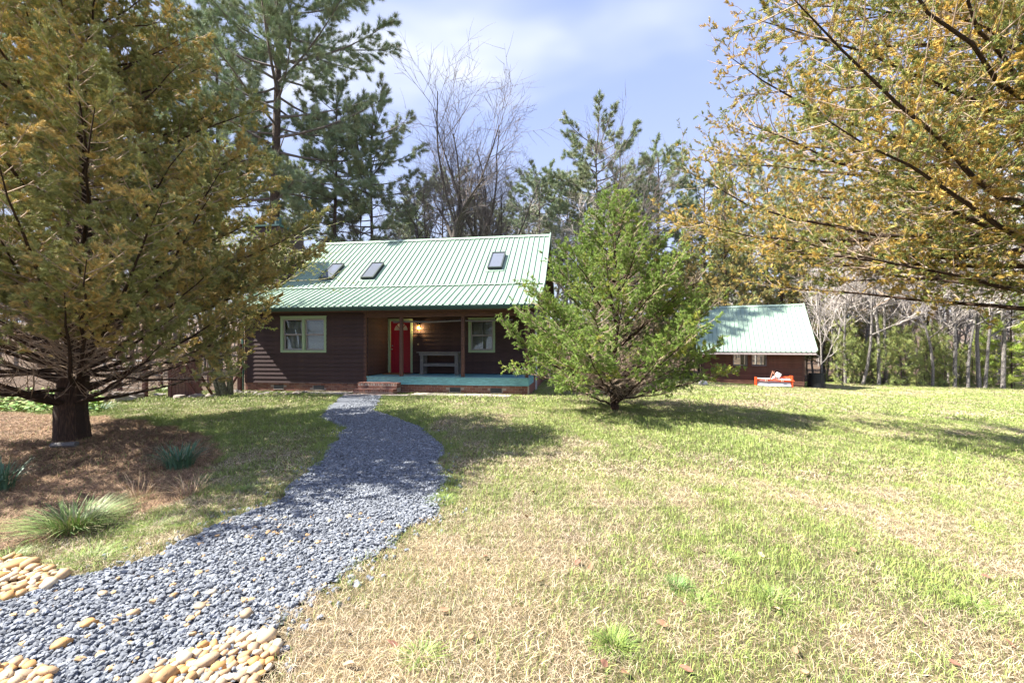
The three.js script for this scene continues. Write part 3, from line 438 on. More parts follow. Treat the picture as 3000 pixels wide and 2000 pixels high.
  mc.update(); const g = new THREE.BufferGeometry(), n = mc.count; g.setAttribute('position', new THREE.Float32BufferAttribute(Array.from(mc.positionArray.slice(0, n * 3)).map((v, i) => c0[i % 3] + v * hs), 3)); g.setAttribute('normal', new THREE.Float32BufferAttribute(Array.from(mc.normalArray.slice(0, n * 3)), 3)); g.computeVertexNormals();
  const dog = top('dog_sculpture', g, mat(0.30, 0.295, 0.32, 0.9), 'grey driftwood dog figure with raised tail at the porch corner', 'sculpture'); dog.position.set(-0.36, 0.573, -0.50); dog.scale.setScalar(0.98); inFrame(dog);
}
{ // air conditioner behind the young cedar, right side of the house
  const a = inFrame(thing('air_conditioner', 'grey outdoor air conditioner beside the brick side of the house', 'air conditioner', null, [0.75, -0.02, -5.2])); 
  part('pad', box(-0.45, 0.45, -0.06, 0.06, -0.45, 0.45), M.mortar, a); part('case', mg([box(-0.36, 0.36, 0.06, 0.80, -0.36, -0.30), box(-0.36, -0.30, 0.06, 0.80, -0.30, 0.36), box(0.30, 0.36, 0.06, 0.80, -0.30, 0.36), box(-0.36, 0.36, 0.78, 0.84, -0.365, 0.365)]), mat(0.30, 0.31, 0.33, 0.5), a);
  part('grille', mg([...Array(14)].map((_, i) => box(-0.30, 0.30, 0.1 + i * 0.048, 0.12 + i * 0.048, 0.33, 0.35))), mat(0.2, 0.2, 0.22, 0.5), a); part('coil', box(-0.28, 0.28, 0.07, 0.77, -0.28, 0.30), M.black, a);
}
// ---------- the shed ----------
const shedY = h(SHED.x - 2, SHED.z - 0.9) - 0.02;
const shed = thing('shed', 'small red brown lap sided shed with steep pale green roof', 'shed', null, [SHED.x, shedY, SHED.z], SHED.t);
{
  const W = -4.85, D = -4.4, e = 2.2;
  sidedWall(shed, 'front_wall', W, 0, 0.12, e + 0.1, [[-3.38, -1.68, 1.05, 1.76]], M.shedSiding, 41, 0.125);
  const rw = sidedWall(shed, 'right_wall', 0, -D, 0.12, e + 2.05, [], M.shedSiding, 42, 0.125, (y) => { const k = Math.max(0, y - e - 0.05); return [k, -D - k]; }); rw.rotation.y = Math.PI / 2;
  const gsh = new THREE.ExtrudeGeometry(new THREE.Shape([[0, 0.12], [4.4, 0.12], [4.4, e + 0.05], [2.2, e + 2.2], [0, e + 0.05]].map((a) => new THREE.Vector2(...a))), { depth: 0.1, bevelEnabled: false });
  gsh.translate(0, 0, -0.101); part('sheathing', gsh, M.sheath, rw);
  const lw = part('left_wall', gsh.clone(), M.shedSiding[1], shed); lw.rotation.y = Math.PI / 2; lw.position.x = W + 0.101;
  part('rear_wall', mg([box(W + 0.11, -0.11, 0.12, 1.0, D, D + 0.1), box(W + 0.11, -0.11, 1.95, e, D, D + 0.1), box(W + 0.11, -4.3, 1.0, 1.95, D, D + 0.1), box(-0.5, -0.11, 1.0, 1.95, D, D + 0.1), box(-2.5, -2.3, 1.0, 1.95, D, D + 0.1)]), M.shedSiding[2], shed);
  part('sill_beam', box(W, 0.0, -0.12, 0.118, D, 0.012), M.brownTrim, shed);
  for (const x of [W, -0.09]) part('corner_board', box(x, x + 0.09, 0.1, e + 0.08, 0.0, 0.03), M.brownTrim, shed);
  const w = sub('window', shed);
  part('frame', mg([frameOf(-3.43, -1.63, 1.0, 1.81, -0.1, 0.034, 0.09), box(-2.63, -2.43, 1.09, 1.72, -0.1, 0.033)]), M.shedSiding[1], w);
  for (const [a, b] of [[-3.338, -2.632], [-2.428, -1.722]]) { part('sash', frameOf(a, b, 1.092, 1.718, -0.06, -0.02, 0.035), M.sash, w); part('pane', box(a + 0.036, b - 0.036, 1.128, 1.682, -0.042, -0.038), M.glass, w); }
  const half = 2.2 + 0.55, yE = e + 0.06 - 0.45 * 0.9, yR = yE + half * 0.97;
  roofSlope(shed, 'front_roof', W - 0.35, 0.42, yR, -2.2, yE, 0.55);
  roofSlope(shed, 'rear_roof', W - 0.35, 0.42, yR, -2.2, yE, -4.95, 0.2286, -1, false);
  part('ridge_cap', mg([1, -1].map((s) => { const b = box(W - 0.36, 0.43, -0.004, 0.004, -0.01, 0.16); b.rotateX(0.76); if (s < 0) b.rotateY(Math.PI); b.translate(s < 0 ? W + 0.07 : 0, yR + 0.05, -2.2); return b; })), M.roofTrim, shed);
  part('fascia', box(W - 0.33, 0.40, yE - 0.14, yE - 0.02, 0.50, 0.53), mat(0.5, 0.42, 0.40), shed);
  for (const x of [0.42, W - 0.38]) for (const s of [1, -1]) { const len = Math.hypot(half, yR - yE), g = new THREE.BoxGeometry(0.03, 0.16, len); g.translate(0, -0.055, len / 2); g.applyQuaternion(new THREE.Quaternion().setFromUnitVectors(V(0, 0, 1), V(0, (yR - yE) / len, -s * half / len))); g.translate(x + 0.015, yE, -2.2 + s * half); part('rake_trim', g, M.roofTrim, shed); }
  part('outlet_box', box(-4.50, -4.42, 0.25, 0.42, 0.02, 0.07), M.blind, shed);
}
{ // rotary tiller
  const t = inFrame(thing('rotary_tiller', 'orange tractor tiller with grey hood and white bonnet before shed', 'tiller', null, [-1.50, 0, 0.55]), SHED); t.position.y = h(t.position.x, t.position.z);
  const or = mat(0.72, 0.085, 0.02, 0.45), gr = mat(0.50, 0.52, 0.56, 0.4, { metalness: 0.2 }), wh = mat(0.72, 0.74, 0.74, 0.5);
  part('front_bar', bar([-0.80, 0.40, 0.28], [0.88, 0.34, 0.28], 0.042, 10), or, t); part('cross_bar', box(-0.75, 0.75, 0.27, 0.315, 0.2, 0.25), or, t);
  for (const [x, y1] of [[-0.82, 0.50], [0.80, 0.60]]) part('side_plate', box(x - 0.03, x + 0.03, 0.0, y1, -0.15, 0.30), or, t);
  part('drive_tube', bar([0.20, 0.50, 0.0], [0.76, 0.50, 0.0], 0.06, 12), or, t); part('chain_case', box(0.73, 0.86, 0.15, 0.60, -0.13, 0.13), or, t);
  { const g = box(-0.76, 0.74, -0.006, 0.006, -0.14, 0.16); g.rotateX(0.9); g.translate(0, 0.19, 0.24); part('hood', g, gr, t); const g2 = new THREE.CylinderGeometry(0.24, 0.24, 1.5, 16, 1, true, -0.6, 2.6); g2.rotateZ(Math.PI / 2); g2.translate(-0.01, 0.22, 0); part('tine_cover', g2, gr, t); }
  part('tine_shaft', bar([-0.78, 0.16, 0.0], [0.76, 0.16, 0.0], 0.05, 10), M.black, t);
  for (let i = 0; i < 7; i++) part('tine', mg([0, 1, 2].map((k) => { const b = box(-0.02, 0.02, 0.03, 0.155, -0.006, 0.006); b.rotateX(k * 2.09 + i * 0.6); b.translate(-0.66 + i * 0.22, 0.165, 0); return b; })), M.black, t);
  for (const x of [-0.40, -0.33, 0.32, 0.39]) part('bracket', box(x - 0.014, x + 0.014, 0.30, 0.47, 0.22, 0.34), mat(0.75, 0.55, 0.42), t);
  { const g = new THREE.BoxGeometry(0.24, 0.26, 0.24, 3, 3, 3), p = g.attributes.position, v = V(); for (let i = 0; i < p.count; i++) { v.fromBufferAttribute(p, i); const l = v.clone().normalize().multiplyScalar(0.16); v.lerp(l, 0.35); p.setXYZ(i, v.x, v.y, v.z); } g.computeVertexNormals(); g.rotateZ(-0.5); g.translate(0.20, 0.62, 0.05); part('bonnet', g, wh, t); const s = new THREE.SphereGeometry(0.075, 14, 10); s.translate(-0.01, 0.49, 0.14); part('gearbox', s, wh, t); }
  part('mast', mg([bar([-0.18, 0.42, 0.24], [-0.04, 0.80, 0.05], 0.022), bar([0.14, 0.40, 0.22], [-0.02, 0.78, 0.05], 0.018), bar([-0.06, 0.72, 0.05], [-0.05, 0.86, 0.05], 0.012), bar([0.03, 0.72, 0.05], [0.03, 0.85, 0.05], 0.012)]), mat(0.36, 0.16, 0.10), t);
}
{ // wire bin and black barrel beside the shed
  const [x, z] = G(2392, 1137), b = thing('wire_bin', 'tall black wire mesh bin standing beside the shed corner', 'wire bin', null, [x, h(x, z) - 0.02, z]), T = new Tubes(), H = 1.02, Rb = 0.40;
  for (let k = 0; k < 30; k++) { const a = k / 30 * 6.283; T.seg(V(Math.cos(a) * Rb, 0, Math.sin(a) * Rb), V(Math.cos(a + 0.02) * (Rb + 0.01), H, Math.sin(a + 0.02) * Rb), 0.0065, 0.0065, 4); }
  part('upright_wires', T.build(), M.black, b); const T2 = new Tubes();
  for (let j = 0; j <= 11; j++) { const p = [], q = []; for (let k = 0; k <= 30; k++) { const a = k / 30 * 6.283; p.push(V(Math.cos(a) * Rb, j / 11 * H + 0.012 * Math.sin(k + j), Math.sin(a) * Rb)); q.push(0.0065); } T2.poly(p, q, 4); }
  part('hoop_wires', T2.build(), M.black, b); { const g = new THREE.CylinderGeometry(0.34, 0.36, 0.8, 14, 4, true), p = g.attributes.position; for (let i = 0; i < p.count; i++) { const k = 1 + 0.12 * noise(p.getX(i) * 5, p.getY(i) * 5, p.getZ(i) * 5); p.setXYZ(i, p.getX(i) * k, p.getY(i) + 0.40, p.getZ(i) * k); } g.computeVertexNormals(); part('liner', g, M.black, b); }
  const [x2, z2] = G(2372, 1134), c = thing('plastic_barrel', 'squat black plastic barrel between shed corner and wire bin', 'barrel', null, [x2 - 0.05, h(x2, z2), z2 + 0.35]); { const g = new THREE.LatheGeometry([[0.0, 0.62], [0.16, 0.62], [0.2, 0.60], [0.205, 0.5], [0.215, 0.3], [0.20, 0.02], [0, 0]].map((a) => new THREE.Vector2(...a)), 18); part('body', g, M.black, c); const g2 = new THREE.TorusGeometry(0.205, 0.012, 6, 18); g2.rotateX(Math.PI / 2); g2.translate(0, 0.58, 0); part('rim', g2, M.black, c); }
  const [x3, z3] = G(2060, 1128), s = top('white_stone', rock(4.4, 2, 0.2, 1, 0.9, 0.8), mat(0.72, 0.68, 0.62), 'pale rounded stone lying at the left corner of the shed', 'stone'); s.position.set(x3, h(x3, z3) + 0.1, z3); s.scale.setScalar(0.2);
}
// ---------- fence, gate, stones, small garden things at the left ----------
{
  const picket = [wood(0.22, 0.10, 0.08), wood(0.26, 0.13, 0.10), wood(0.19, 0.075, 0.06)];
  const gz = -13.3, X = (px, d = -gz) => (px - CX) / F * d;
  const post = (px, d, H, label, w = 0.11) => { const p = top('fence_post', box(-w / 2, w / 2, -0.1, H, -w / 2, w / 2), M.postWood, label, 'fence post', 'posts of the garden fence'); p.position.set(X(px, d), 0, -d); return p; };
  post(424, 13.2, 1.95, 'red brown square fence post standing alone by flat stones'); post(500, 13.35, 1.45, 'red brown fence post hinging the picket gate'); post(575, 13.55, 1.9, 'tall red brown fence post at the latch side of gate', 0.10); post(702, 15.0, 1.7, 'red brown fence post beside the green downspout'); post(612, 17.5, 1.8, 'far red brown fence post inside the wire garden'); post(470, 17.5, 1.8, 'far red brown fence post inside the wire garden'); post(350, 15.5, 1.8, 'red brown fence post in the shade under cedar limbs'); post(545, 19, 2.0, 'far red brown fence post inside the wire garden');
  const g = thing('picket_gate', 'red brown picket gate with two diagonal braces in wire fence', 'gate', null, [X(504), 0.03, -13.3], 0.10), r = rng(2);
  for (let i = 0; i < 9; i++) { const x = i * 0.096, H = 1.02 + 0.025 * i + 0.32 * Math.pow(i / 8, 2); part('picket', box(x, x + 0.086, 0.02, H + (r() - 0.5) * 0.03, -0.012, 0.01), picket[Math.floor(r() * 3)], g); }
  for (const y of [0.18, 0.92]) part('rail', box(0, 0.86, y, y + 0.085, -0.05, -0.014), M.postWood, g);
  for (const [a, b] of [[[0.10, 0.98], [0.66, 0.10]], [[0.32, 1.06], [0.84, 0.22]]]) { const l = Math.hypot(b[0] - a[0], b[1] - a[1]), q = box(0, l, -0.045, 0.045, 0.012, 0.04); q.rotateZ(Math.atan2(b[1] - a[1], b[0] - a[0])); q.translate(a[0], a[1], 0); part('brace', q, M.postWood, g); }
  const fence = (pa, da, pb, db, n, H, label) => { const f = thing('wire_fence', label, 'fence', 'runs of wire fence'), A = V(X(pa, da), 0, -da), B = V(X(pb, db), 0, -db), L = A.distanceTo(B), T = new Tubes(); for (let i = 0; i < n; i++) { const y = 0.14 + i * (H - 0.14) / (n - 1); T.seg(A.clone().setY(y), B.clone().setY(y), 0.004, 0.004, 4); } part('strand_wires', T.build(), M.wire, f); const T2 = new Tubes(); for (let d = 0.16; d < L; d += 0.16) { const p = A.clone().lerp(B, d / L); T2.seg(p.clone().setY(0.1), p.clone().setY(H), 0.003, 0.003, 4); } part('stay_wires', T2.build(), M.wire, f); const rl = bar([A.x, H, A.z], [B.x, H, B.z], 0.032, 8); part('top_rail', rl, M.greyWood, f); return f; };
  fence(578, 13.55, 712, 15.2, 8, 1.28, 'wire fence with grey top rail between gate and house'); fence(424, 13.2, 498, 13.35, 6, 1.1, 'short wire fence panel between lone post and gate'); fence(424, 13.25, 250, 14.5, 7, 1.15, 'long wire fence running left behind the big cedar trunk'); fence(612, 17.5, 470, 17.5, 8, 1.5, 'far wire fence panel at the back of the garden'); fence(612, 17.6, 712, 18.5, 8, 1.5, 'far wire fence panel running behind the house corner');
  const brace = (a, b, label) => top('fence_brace', bar(a, b, 0.045, 8), M.postWood, label, 'fence brace', 'diagonal fence braces');
  brace([X(582, 13.6), 0.75, -13.6], [X(622, 13.9), 0.02, -13.9], 'diagonal timber brace leaning right of the gate latch post'); brace([X(712, 14.9), 0.95, -14.9], [X(664, 14.6), 0.02, -14.6], 'diagonal timber brace leaning from the house end post');
  const sm = [[0.21, 0.175, 0.15], [0.26, 0.23, 0.205], [0.16, 0.14, 0.125], [0.235, 0.19, 0.16]].map((c) => mat(...c, 0.95, { flatShading: true })), geos = [1, 2, 3, 4].map((k) => rock(k * 5.3, 1, 0.42, 1, 0.42, 0.72));
  const put = (px, py, s, label, group) => { const [x, z] = G(px, py), m = top('field_stone', geos[Math.floor(r() * 4)], sm[Math.floor(r() * 4)], label, 'stone', group); m.position.set(x, h(x, z) + s * 0.2, z); m.scale.setScalar(s); m.rotation.set((r() - 0.5) * 0.3, r() * 6.28, (r() - 0.5) * 0.3); };
  for (let i = 0; i < 30; i++) put(560 + i * 11.2 + (r() - 0.5) * 10, 1158 - (r() * 9) + (i < 8 ? 8 : 0), 0.08 + 0.11 * r(), 'rough field stone in the row edging the house bed', 'field stones edging the house bed');
  put(895, 1153, 0.16, 'upright pale field stone ending the row near the path', null);
  for (const [px, py, s] of [[390, 1168, 0.34], [365, 1176, 0.30], [335, 1160, 0.2], [470, 1160, 0.16], [530, 1167, 0.2], [300, 1178, 0.22]]) put(px, py, s, 'flat broad stone lying in the grass near the fence post', 'flat stones by the fence');
  const log = top('log_piece', (() => { const g2 = new THREE.CylinderGeometry(0.05, 0.06, 0.32, 10, 3); g2.rotateZ(Math.PI / 2); const p = g2.attributes.position; for (let i = 0; i < p.count; i++) p.setY(i, p.getY(i) * (0.8 + 0.3 * noise(p.getX(i) * 20, p.getZ(i) * 20))); g2.computeVertexNormals(); return g2; })(), M.greyWood, 'short bleached log lying at the foot of the cedar', 'log'); { const [x, z] = G(187, 1312); log.position.set(x, h(x, z) + 0.05, z); log.rotation.y = 0.25; }
}
// ---------- trees ----------
const UPV = V(0, 1, 0);
function turnFrom(d, r, ang, bias = null) { // a direction at an angle from d, at a random or chosen side
  const s = bias ? bias.clone() : V(r() - 0.5, r() - 0.5, r() - 0.5); s.addScaledVector(d, -s.dot(d)); if (s.lengthSq() < 1e-6) s.set(1, 0, 0.3); s.normalize();
  return d.clone().multiplyScalar(Math.cos(ang)).addScaledVector(s, Math.sin(ang)).normalize();
}
function cones(list) { const p = [], ix = []; for (const [a, b, w] of list) { const d = b.clone().sub(a).normalize(), u = V(d.z, d.x, d.y).cross(d).normalize(), v = d.clone().cross(u), k = p.length / 3; for (let i = 0; i < 3; i++) { const t = i * 2.094, q = a.clone().addScaledVector(u, Math.cos(t) * w).addScaledVector(v, Math.sin(t) * w); p.push(q.x, q.y, q.z); } p.push(b.x, b.y, b.z); ix.push(k, k + 1, k + 3, k + 1, k + 2, k + 3, k + 2, k, k + 3); } const g = new THREE.BufferGeometry(); g.setAttribute('position', new THREE.Float32BufferAttribute(p, 3)); g.setIndex(ix); return g.toNonIndexed(); }
function sprayGeo(seed) { // a plume of scale leaves, unit length along +y
  const r = rng(seed), L = [[V(0, 0, 0), V(0.03, 1, 0.02), 0.042]];
  for (let i = 0; i < 15; i++) { const t = 0.05 + 0.84 * (i / 15), a = i * 2.4 + r(), l = (0.56 - 0.30 * t) * (0.7 + 0.6 * r()), o = V(0.03 * t, t, 0.02 * t), e = o.clone().add(V(Math.cos(a) * l * 0.62, l * 0.88, Math.sin(a) * l * 0.62)); L.push([o, e, 0.046]); if (r() < 0.45) { const m = o.clone().lerp(e, 0.5), l2 = l * 0.5; L.push([m, m.clone().add(V((r() - 0.5) * l2 * 1.6, l2 * 0.8, (r() - 0.5) * l2 * 1.6)), 0.042]); } }
  const g = cones(L); g.computeVertexNormals(); return g;
}
function tuftGeo(seed, n, width) { // needles round a shoot tip, unit length, along +y
  const r = rng(seed), p = []; for (let i = 0; i < n; i++) { const a = i * 2.399 + r() * 0.5, el = 0.15 + 1.15 * r(), d = V(Math.cos(a) * Math.sin(el), Math.cos(el), Math.sin(a) * Math.sin(el)), l = 0.75 + 0.35 * r(), w = V(r() - 0.5, r() - 0.5, r() - 0.5).cross(d).normalize().multiplyScalar(width), o = V(0, -0.35 * r(), 0); for (const q of [o.clone().add(w), o.clone().sub(w), o.clone().addScaledVector(d, l)]) p.push(q.x, q.y, q.z); }
  const g = new THREE.BufferGeometry(); g.setAttribute('position', new THREE.Float32BufferAttribute(p, 3)); g.computeVertexNormals(); return g;
}
function plant(name, geo, material, items, parent) { // items: { p, d, s, c }
  const m = new THREE.InstancedMesh(geo, material, items.length), q = new THREE.Quaternion(), q2 = new THREE.Quaternion(), M4 = new THREE.Matrix4(), c = new THREE.Color();
  items.forEach((t, i) => { q.setFromUnitVectors(UPV, t.d); q2.setFromAxisAngle(UPV, (i * 2.4) % 6.283); M4.compose(t.p, q.multiply(q2), V(t.s, t.s, t.s)); m.setMatrixAt(i, M4); m.setColorAt(i, c.setRGB(...t.c)); });
  m.name = name; m.castShadow = m.receiveShadow = true; m.userData.kind = 'stuff'; parent.add(m); return m;
}
const leafMat = new THREE.MeshStandardMaterial({ color: 0xffffff, roughness: 0.8, side: THREE.DoubleSide });
const sprays = [sprayGeo(1), sprayGeo(2), sprayGeo(3)], tufts = [tuftGeo(4, 22, 0.026), tuftGeo(5, 30, 0.035)];
// red cedar: limbs rise from the trunk to tips that fill a given outline; foliage sits on the outer part of each limb
function cedar(o) {
  const r = rng(o.seed), tr = new Tubes(), limbs = new Tubes(), twigs = new Tubes(), items = [[], [], []], root = o.root;
  const prof = (y) => { const P = o.profile; for (let i = 0; i < P.length - 1; i++) if (y <= P[i + 1][0]) return lerp(P[i][1], P[i + 1][1], clamp((y - P[i][0]) / (P[i + 1][0] - P[i][0]), 0, 1)); return 0; };
  const H = o.H, tp = [], rr = []; for (let i = 0; i <= 14; i++) { const t = i / 14; tp.push(V(0.12 * noise(t * 3, o.seed), t * H - 0.08, 0.12 * noise(t * 3, o.seed + 9)).multiply(V(t > 0 ? 1 : 0, 1, 1))); rr.push(lerp(o.trunk, 0.015, Math.pow(t, 0.85))); } tr.poly([tp[0], tp[0].clone().lerp(tp[1], 0.22), ...tp.slice(1)], [rr[0] * 1.22, rr[0] * 1.0, ...rr.slice(1)], 12);
  const at = (y) => { const k = clamp(y / H * 14, 0, 13.99), i = Math.floor(k); return tp[i].clone().lerp(tp[i + 1], k - i); };
  for (let n = 0; n < o.limbs; n++) {
    const yt = lerp(o.tipMin, H * 0.985, Math.pow((n + r()) / o.limbs, o.bias ?? 1)); let az = n * 2.39996 + r() * 0.7; if (o.sector) az = o.sector[0] + (o.sector[1] - o.sector[0]) * ((n * 0.618 + 0.15 * r()) % 1);
    const R = prof(yt) * (0.72 + 0.38 * r()); if (R < 0.12) continue;
    const y0 = clamp(yt - R * (o.rise * (0.7 + 0.6 * r())), o.low * (1 + (o.lowVar ?? 1.2) * r()), H * 0.95), a = at(y0), tip = V(a.x + Math.cos(az) * R, yt, a.z + Math.sin(az) * R), mid = a.clone().lerp(tip, 0.5).add(V((r() - 0.5) * R * 0.14, -R * 0.07 * (o.sag ?? 1) + (r() - 0.5) * R * (o.wave ?? 0.08), (r() - 0.5) * R * 0.14));
    const cv = new THREE.QuadraticBezierCurve3(a, mid, tip), k = 9, pts = cv.getPoints(k), L = cv.getLength(), r0 = Math.min(o.trunk * 0.34, 0.010 + 0.0135 * L * (o.thin ?? 1));
    for (let i = 1; i < k; i++) pts[i].add(V((r() - 0.5) * 0.04 * L * 0.4, (r() - 0.5) * 0.04 * L * 0.4, (r() - 0.5) * 0.04 * L * 0.4));
    (r0 > 0.02 ? limbs : twigs).poly(pts, pts.map((_, i) => lerp(r0, 0.005, Math.pow(i / k, 0.8))), 5);
    const n2 = Math.max(4, Math.round(L / o.step));
    for (let j = 0; j < n2; j++) {
      const f = lerp(0.12, 1, (j + r()) / n2), i0 = Math.min(k - 1, Math.floor(f * k)), q = pts[i0].clone().lerp(pts[i0 + 1], f * k - i0), ld = pts[i0 + 1].clone().sub(pts[i0]).normalize();
      const side = V(-Math.sin(az), 0.15 + 0.5 * (r() - 0.35), Math.cos(az)).multiplyScalar(j % 2 ? 1 : -1); side.y = Math.abs(side.y) * (r() < 0.75 ? 1 : -0.7) + (o.vert ?? 0.3) * (r() - 0.42) * 2; const d2 = turnFrom(ld, r, 0.55 + 0.55 * r(), side); d2.y += 0.12; d2.normalize();
      const l2 = (0.16 + 0.17 * L * (1.05 - 0.75 * f)) * (0.6 + 0.8 * r()), mid2 = q.clone().addScaledVector(d2, l2 * 0.5).add(V(0, -0.03 * l2, 0)), e2 = q.clone().addScaledVector(d2, l2).add(V((r() - 0.5) * 0.1 * l2, l2 * 0.12, (r() - 0.5) * 0.1 * l2));
      twigs.poly([q, mid2, e2], [0.004 + 0.006 * l2, 0.004 + 0.003 * l2, 0.002], 3);
      const n3 = Math.max(2, Math.round(l2 / o.step3));
      for (let s = 0; s < n3; s++) {
        const g = (s + 0.5 + 0.5 * r()) / n3, q3 = g < 0.5 ? q.clone().lerp(mid2, g * 2) : mid2.clone().lerp(e2, g * 2 - 1), d3 = turnFrom(d2, r, 0.4 + 0.7 * r()), l3 = (0.05 + 0.16 * r()) * (o.twig ?? 1);
        const e3 = q3.clone().addScaledVector(d3, l3); if (r() < 0.85) twigs.seg(q3, e3, 0.0028, 0.0015, 3);
        const depth = f + 0.30 * g + 0.16 * (r() - 0.5) + (yt / H) * 0.45; if (depth < o.bare + (o.lowBare ?? 0) * Math.max(0, 1 - yt / 3.4)) continue;
        const hole = noise(q3.x * 0.9 + o.seed, q3.y * 1.1, q3.z * 0.9); if (hole < o.gap) continue;
        for (let m = 0; m < o.per; m++) {
          const p = q3.clone().lerp(e3, 0.25 + 0.75 * r()), dd = turnFrom(d3, r, 1.15 * r()); dd.y += 0.1; dd.normalize(); if (o.keep && !o.keep(p)) continue;
          const gn = noise(p.x * 1.5 + 7, p.y * 1.5, p.z * 1.5 + o.seed) * 0.9 + (r() - 0.5) * 0.75 + o.gold, v = 0.7 + 0.6 * r(), c = gn > 0.28 ? o.goldC : gn > 0.05 ? o.midC : o.greenC;
          items[(n + m) % 3].push({ p, d: dd, s: o.spray * (0.65 + 0.7 * r()), c: c.map((x) => x * v) });
        }
      }
    }
  }
  part('trunk', tr.build(), o.barkMat ?? M.cedarBark, root); if (limbs.p.length) part('limbs', limbs.build(), o.barkMat ?? M.cedarBark, root); part('twigs', twigs.build(), M.cedarTwig, root).userData.kind = 'stuff';
  items.forEach((l, i) => l.length && plant('crown', sprays[i], leafMat, l, root));
  return root;
}
const pin = (px, d) => { const x = (px - CX) / F * d; return [x, h(x, -d) - 0.03, -d]; };
const CG = { goldC: [0.55, 0.41, 0.14], midC: [0.39, 0.36, 0.13], greenC: [0.27, 0.285, 0.095] };
cedar({ root: thing('cedar_tree', 'broad red cedar with golden brown foliage and thick dark trunk', 'tree', null, pin(222, 7.35)), seed: 3, H: 8.9, trunk: 0.245, thin: 0.8, limbs: 140, low: 0.66, tipMin: 1.0, rise: 0.52, sag: 1.0, step: 0.105, step3: 0.075, bare: 0.72, lowBare: 0.40, gap: -0.8, per: 13, spray: 0.070, gold: 0.07, bias: 0.85, profile: [[0.8, 2.8], [2.0, 3.5], [3.2, 4.1], [4.4, 3.7], [5.8, 2.95], [7.5, 1.6], [8.9, 0.1]], ...CG });
cedar({ root: thing('cedar_tree', 'wide leaning red cedar hung with golden pollen overhanging the lawn', 'tree', null, [8.9, h(8.9, -6.4), -6.4]), seed: 14, H: 11.5, trunk: 0.30, limbs: 84, low: 2.2, tipMin: 3.0, rise: 0.24, sag: 1.1, step: 0.13, step3: 0.09, twig: 1.2, bare: 0.40, lowVar: 0.5, gap: -0.27, per: 7, spray: 0.064, gold: 0.14, bias: 0.8, sector: [1.75, 4.6], thin: 0.6, vert: 1.3, wave: 0.34, profile: [[2.6, 4.8], [3.6, 5.7], [4.6, 6.4], [5.6, 6.7], [6.4, 6.0], [7.5, 4.6], [9, 3.2], [11.5, 0.2]], ...CG, greenC: [0.21, 0.25, 0.065], midC: [0.38, 0.335, 0.085], goldC: [0.54, 0.37, 0.085] });
{ const [x, z] = G(1805, 1202); cedar({ root: thing('cedar_tree', 'young bright green cedar with low spreading limbs on the lawn', 'tree', null, [x, h(x, z), z]), seed: 22, H: 5.6, trunk: 0.105, limbs: 105, low: 0.17, lowVar: 4, tipMin: 0.55, rise: 0.72, sag: 1.2, step: 0.075, step3: 0.07, bare: 0.80, lowBare: 0.12, gap: -0.36, per: 8, spray: 0.066, gold: -0.30, bias: 0.95, profile: [[0.4, 1.9], [1.2, 2.55], [2.0, 2.75], [2.9, 2.35], [3.8, 1.6], [4.7, 0.85], [5.6, 0.08]], goldC: [0.42, 0.42, 0.07], midC: [0.32, 0.39, 0.07], greenC: [0.225, 0.32, 0.065] }); }
// cedars at the wood's edge behind the shed
const midCedar = cedar({ root: thing('cedar_tree', 'tall dark cedar with a pointed top at the wood edge', 'tree', null, pin(2125, 30)), seed: 31, H: 15.6, trunk: 0.2, limbs: 105, low: 1.5, tipMin: 2.2, rise: 0.55, step: 0.20, step3: 0.14, twig: 1.8, bare: 0.4, gap: -0.4, per: 4, spray: 0.20, gold: 0.10, profile: [[2, 2.9], [5, 3.3], [8, 2.5], [11, 1.5], [15.6, 0.1]], ...CG, greenC: [0.2, 0.235, 0.08] });
for (const [px, d, s, t, label] of [[2290, 30.5, 0.80, 2, 'golden cedar rising behind the shed roof'], [2410, 33, 0.80, 4, 'golden cedar standing right of the shed'], [2015, 31, 0.74, 1, 'brownish cedar between young green cedar and shed'], [1920, 33, 0.72, 5, 'dark cedar behind the bright green young cedar'], [2560, 36, 0.85, 3.3, 'deep wood cedar behind the thin bare trunks']]) { const c = copyOf(midCedar, label); c.position.set(...pin(px, d)); c.scale.setScalar(s); c.rotation.y = t; }
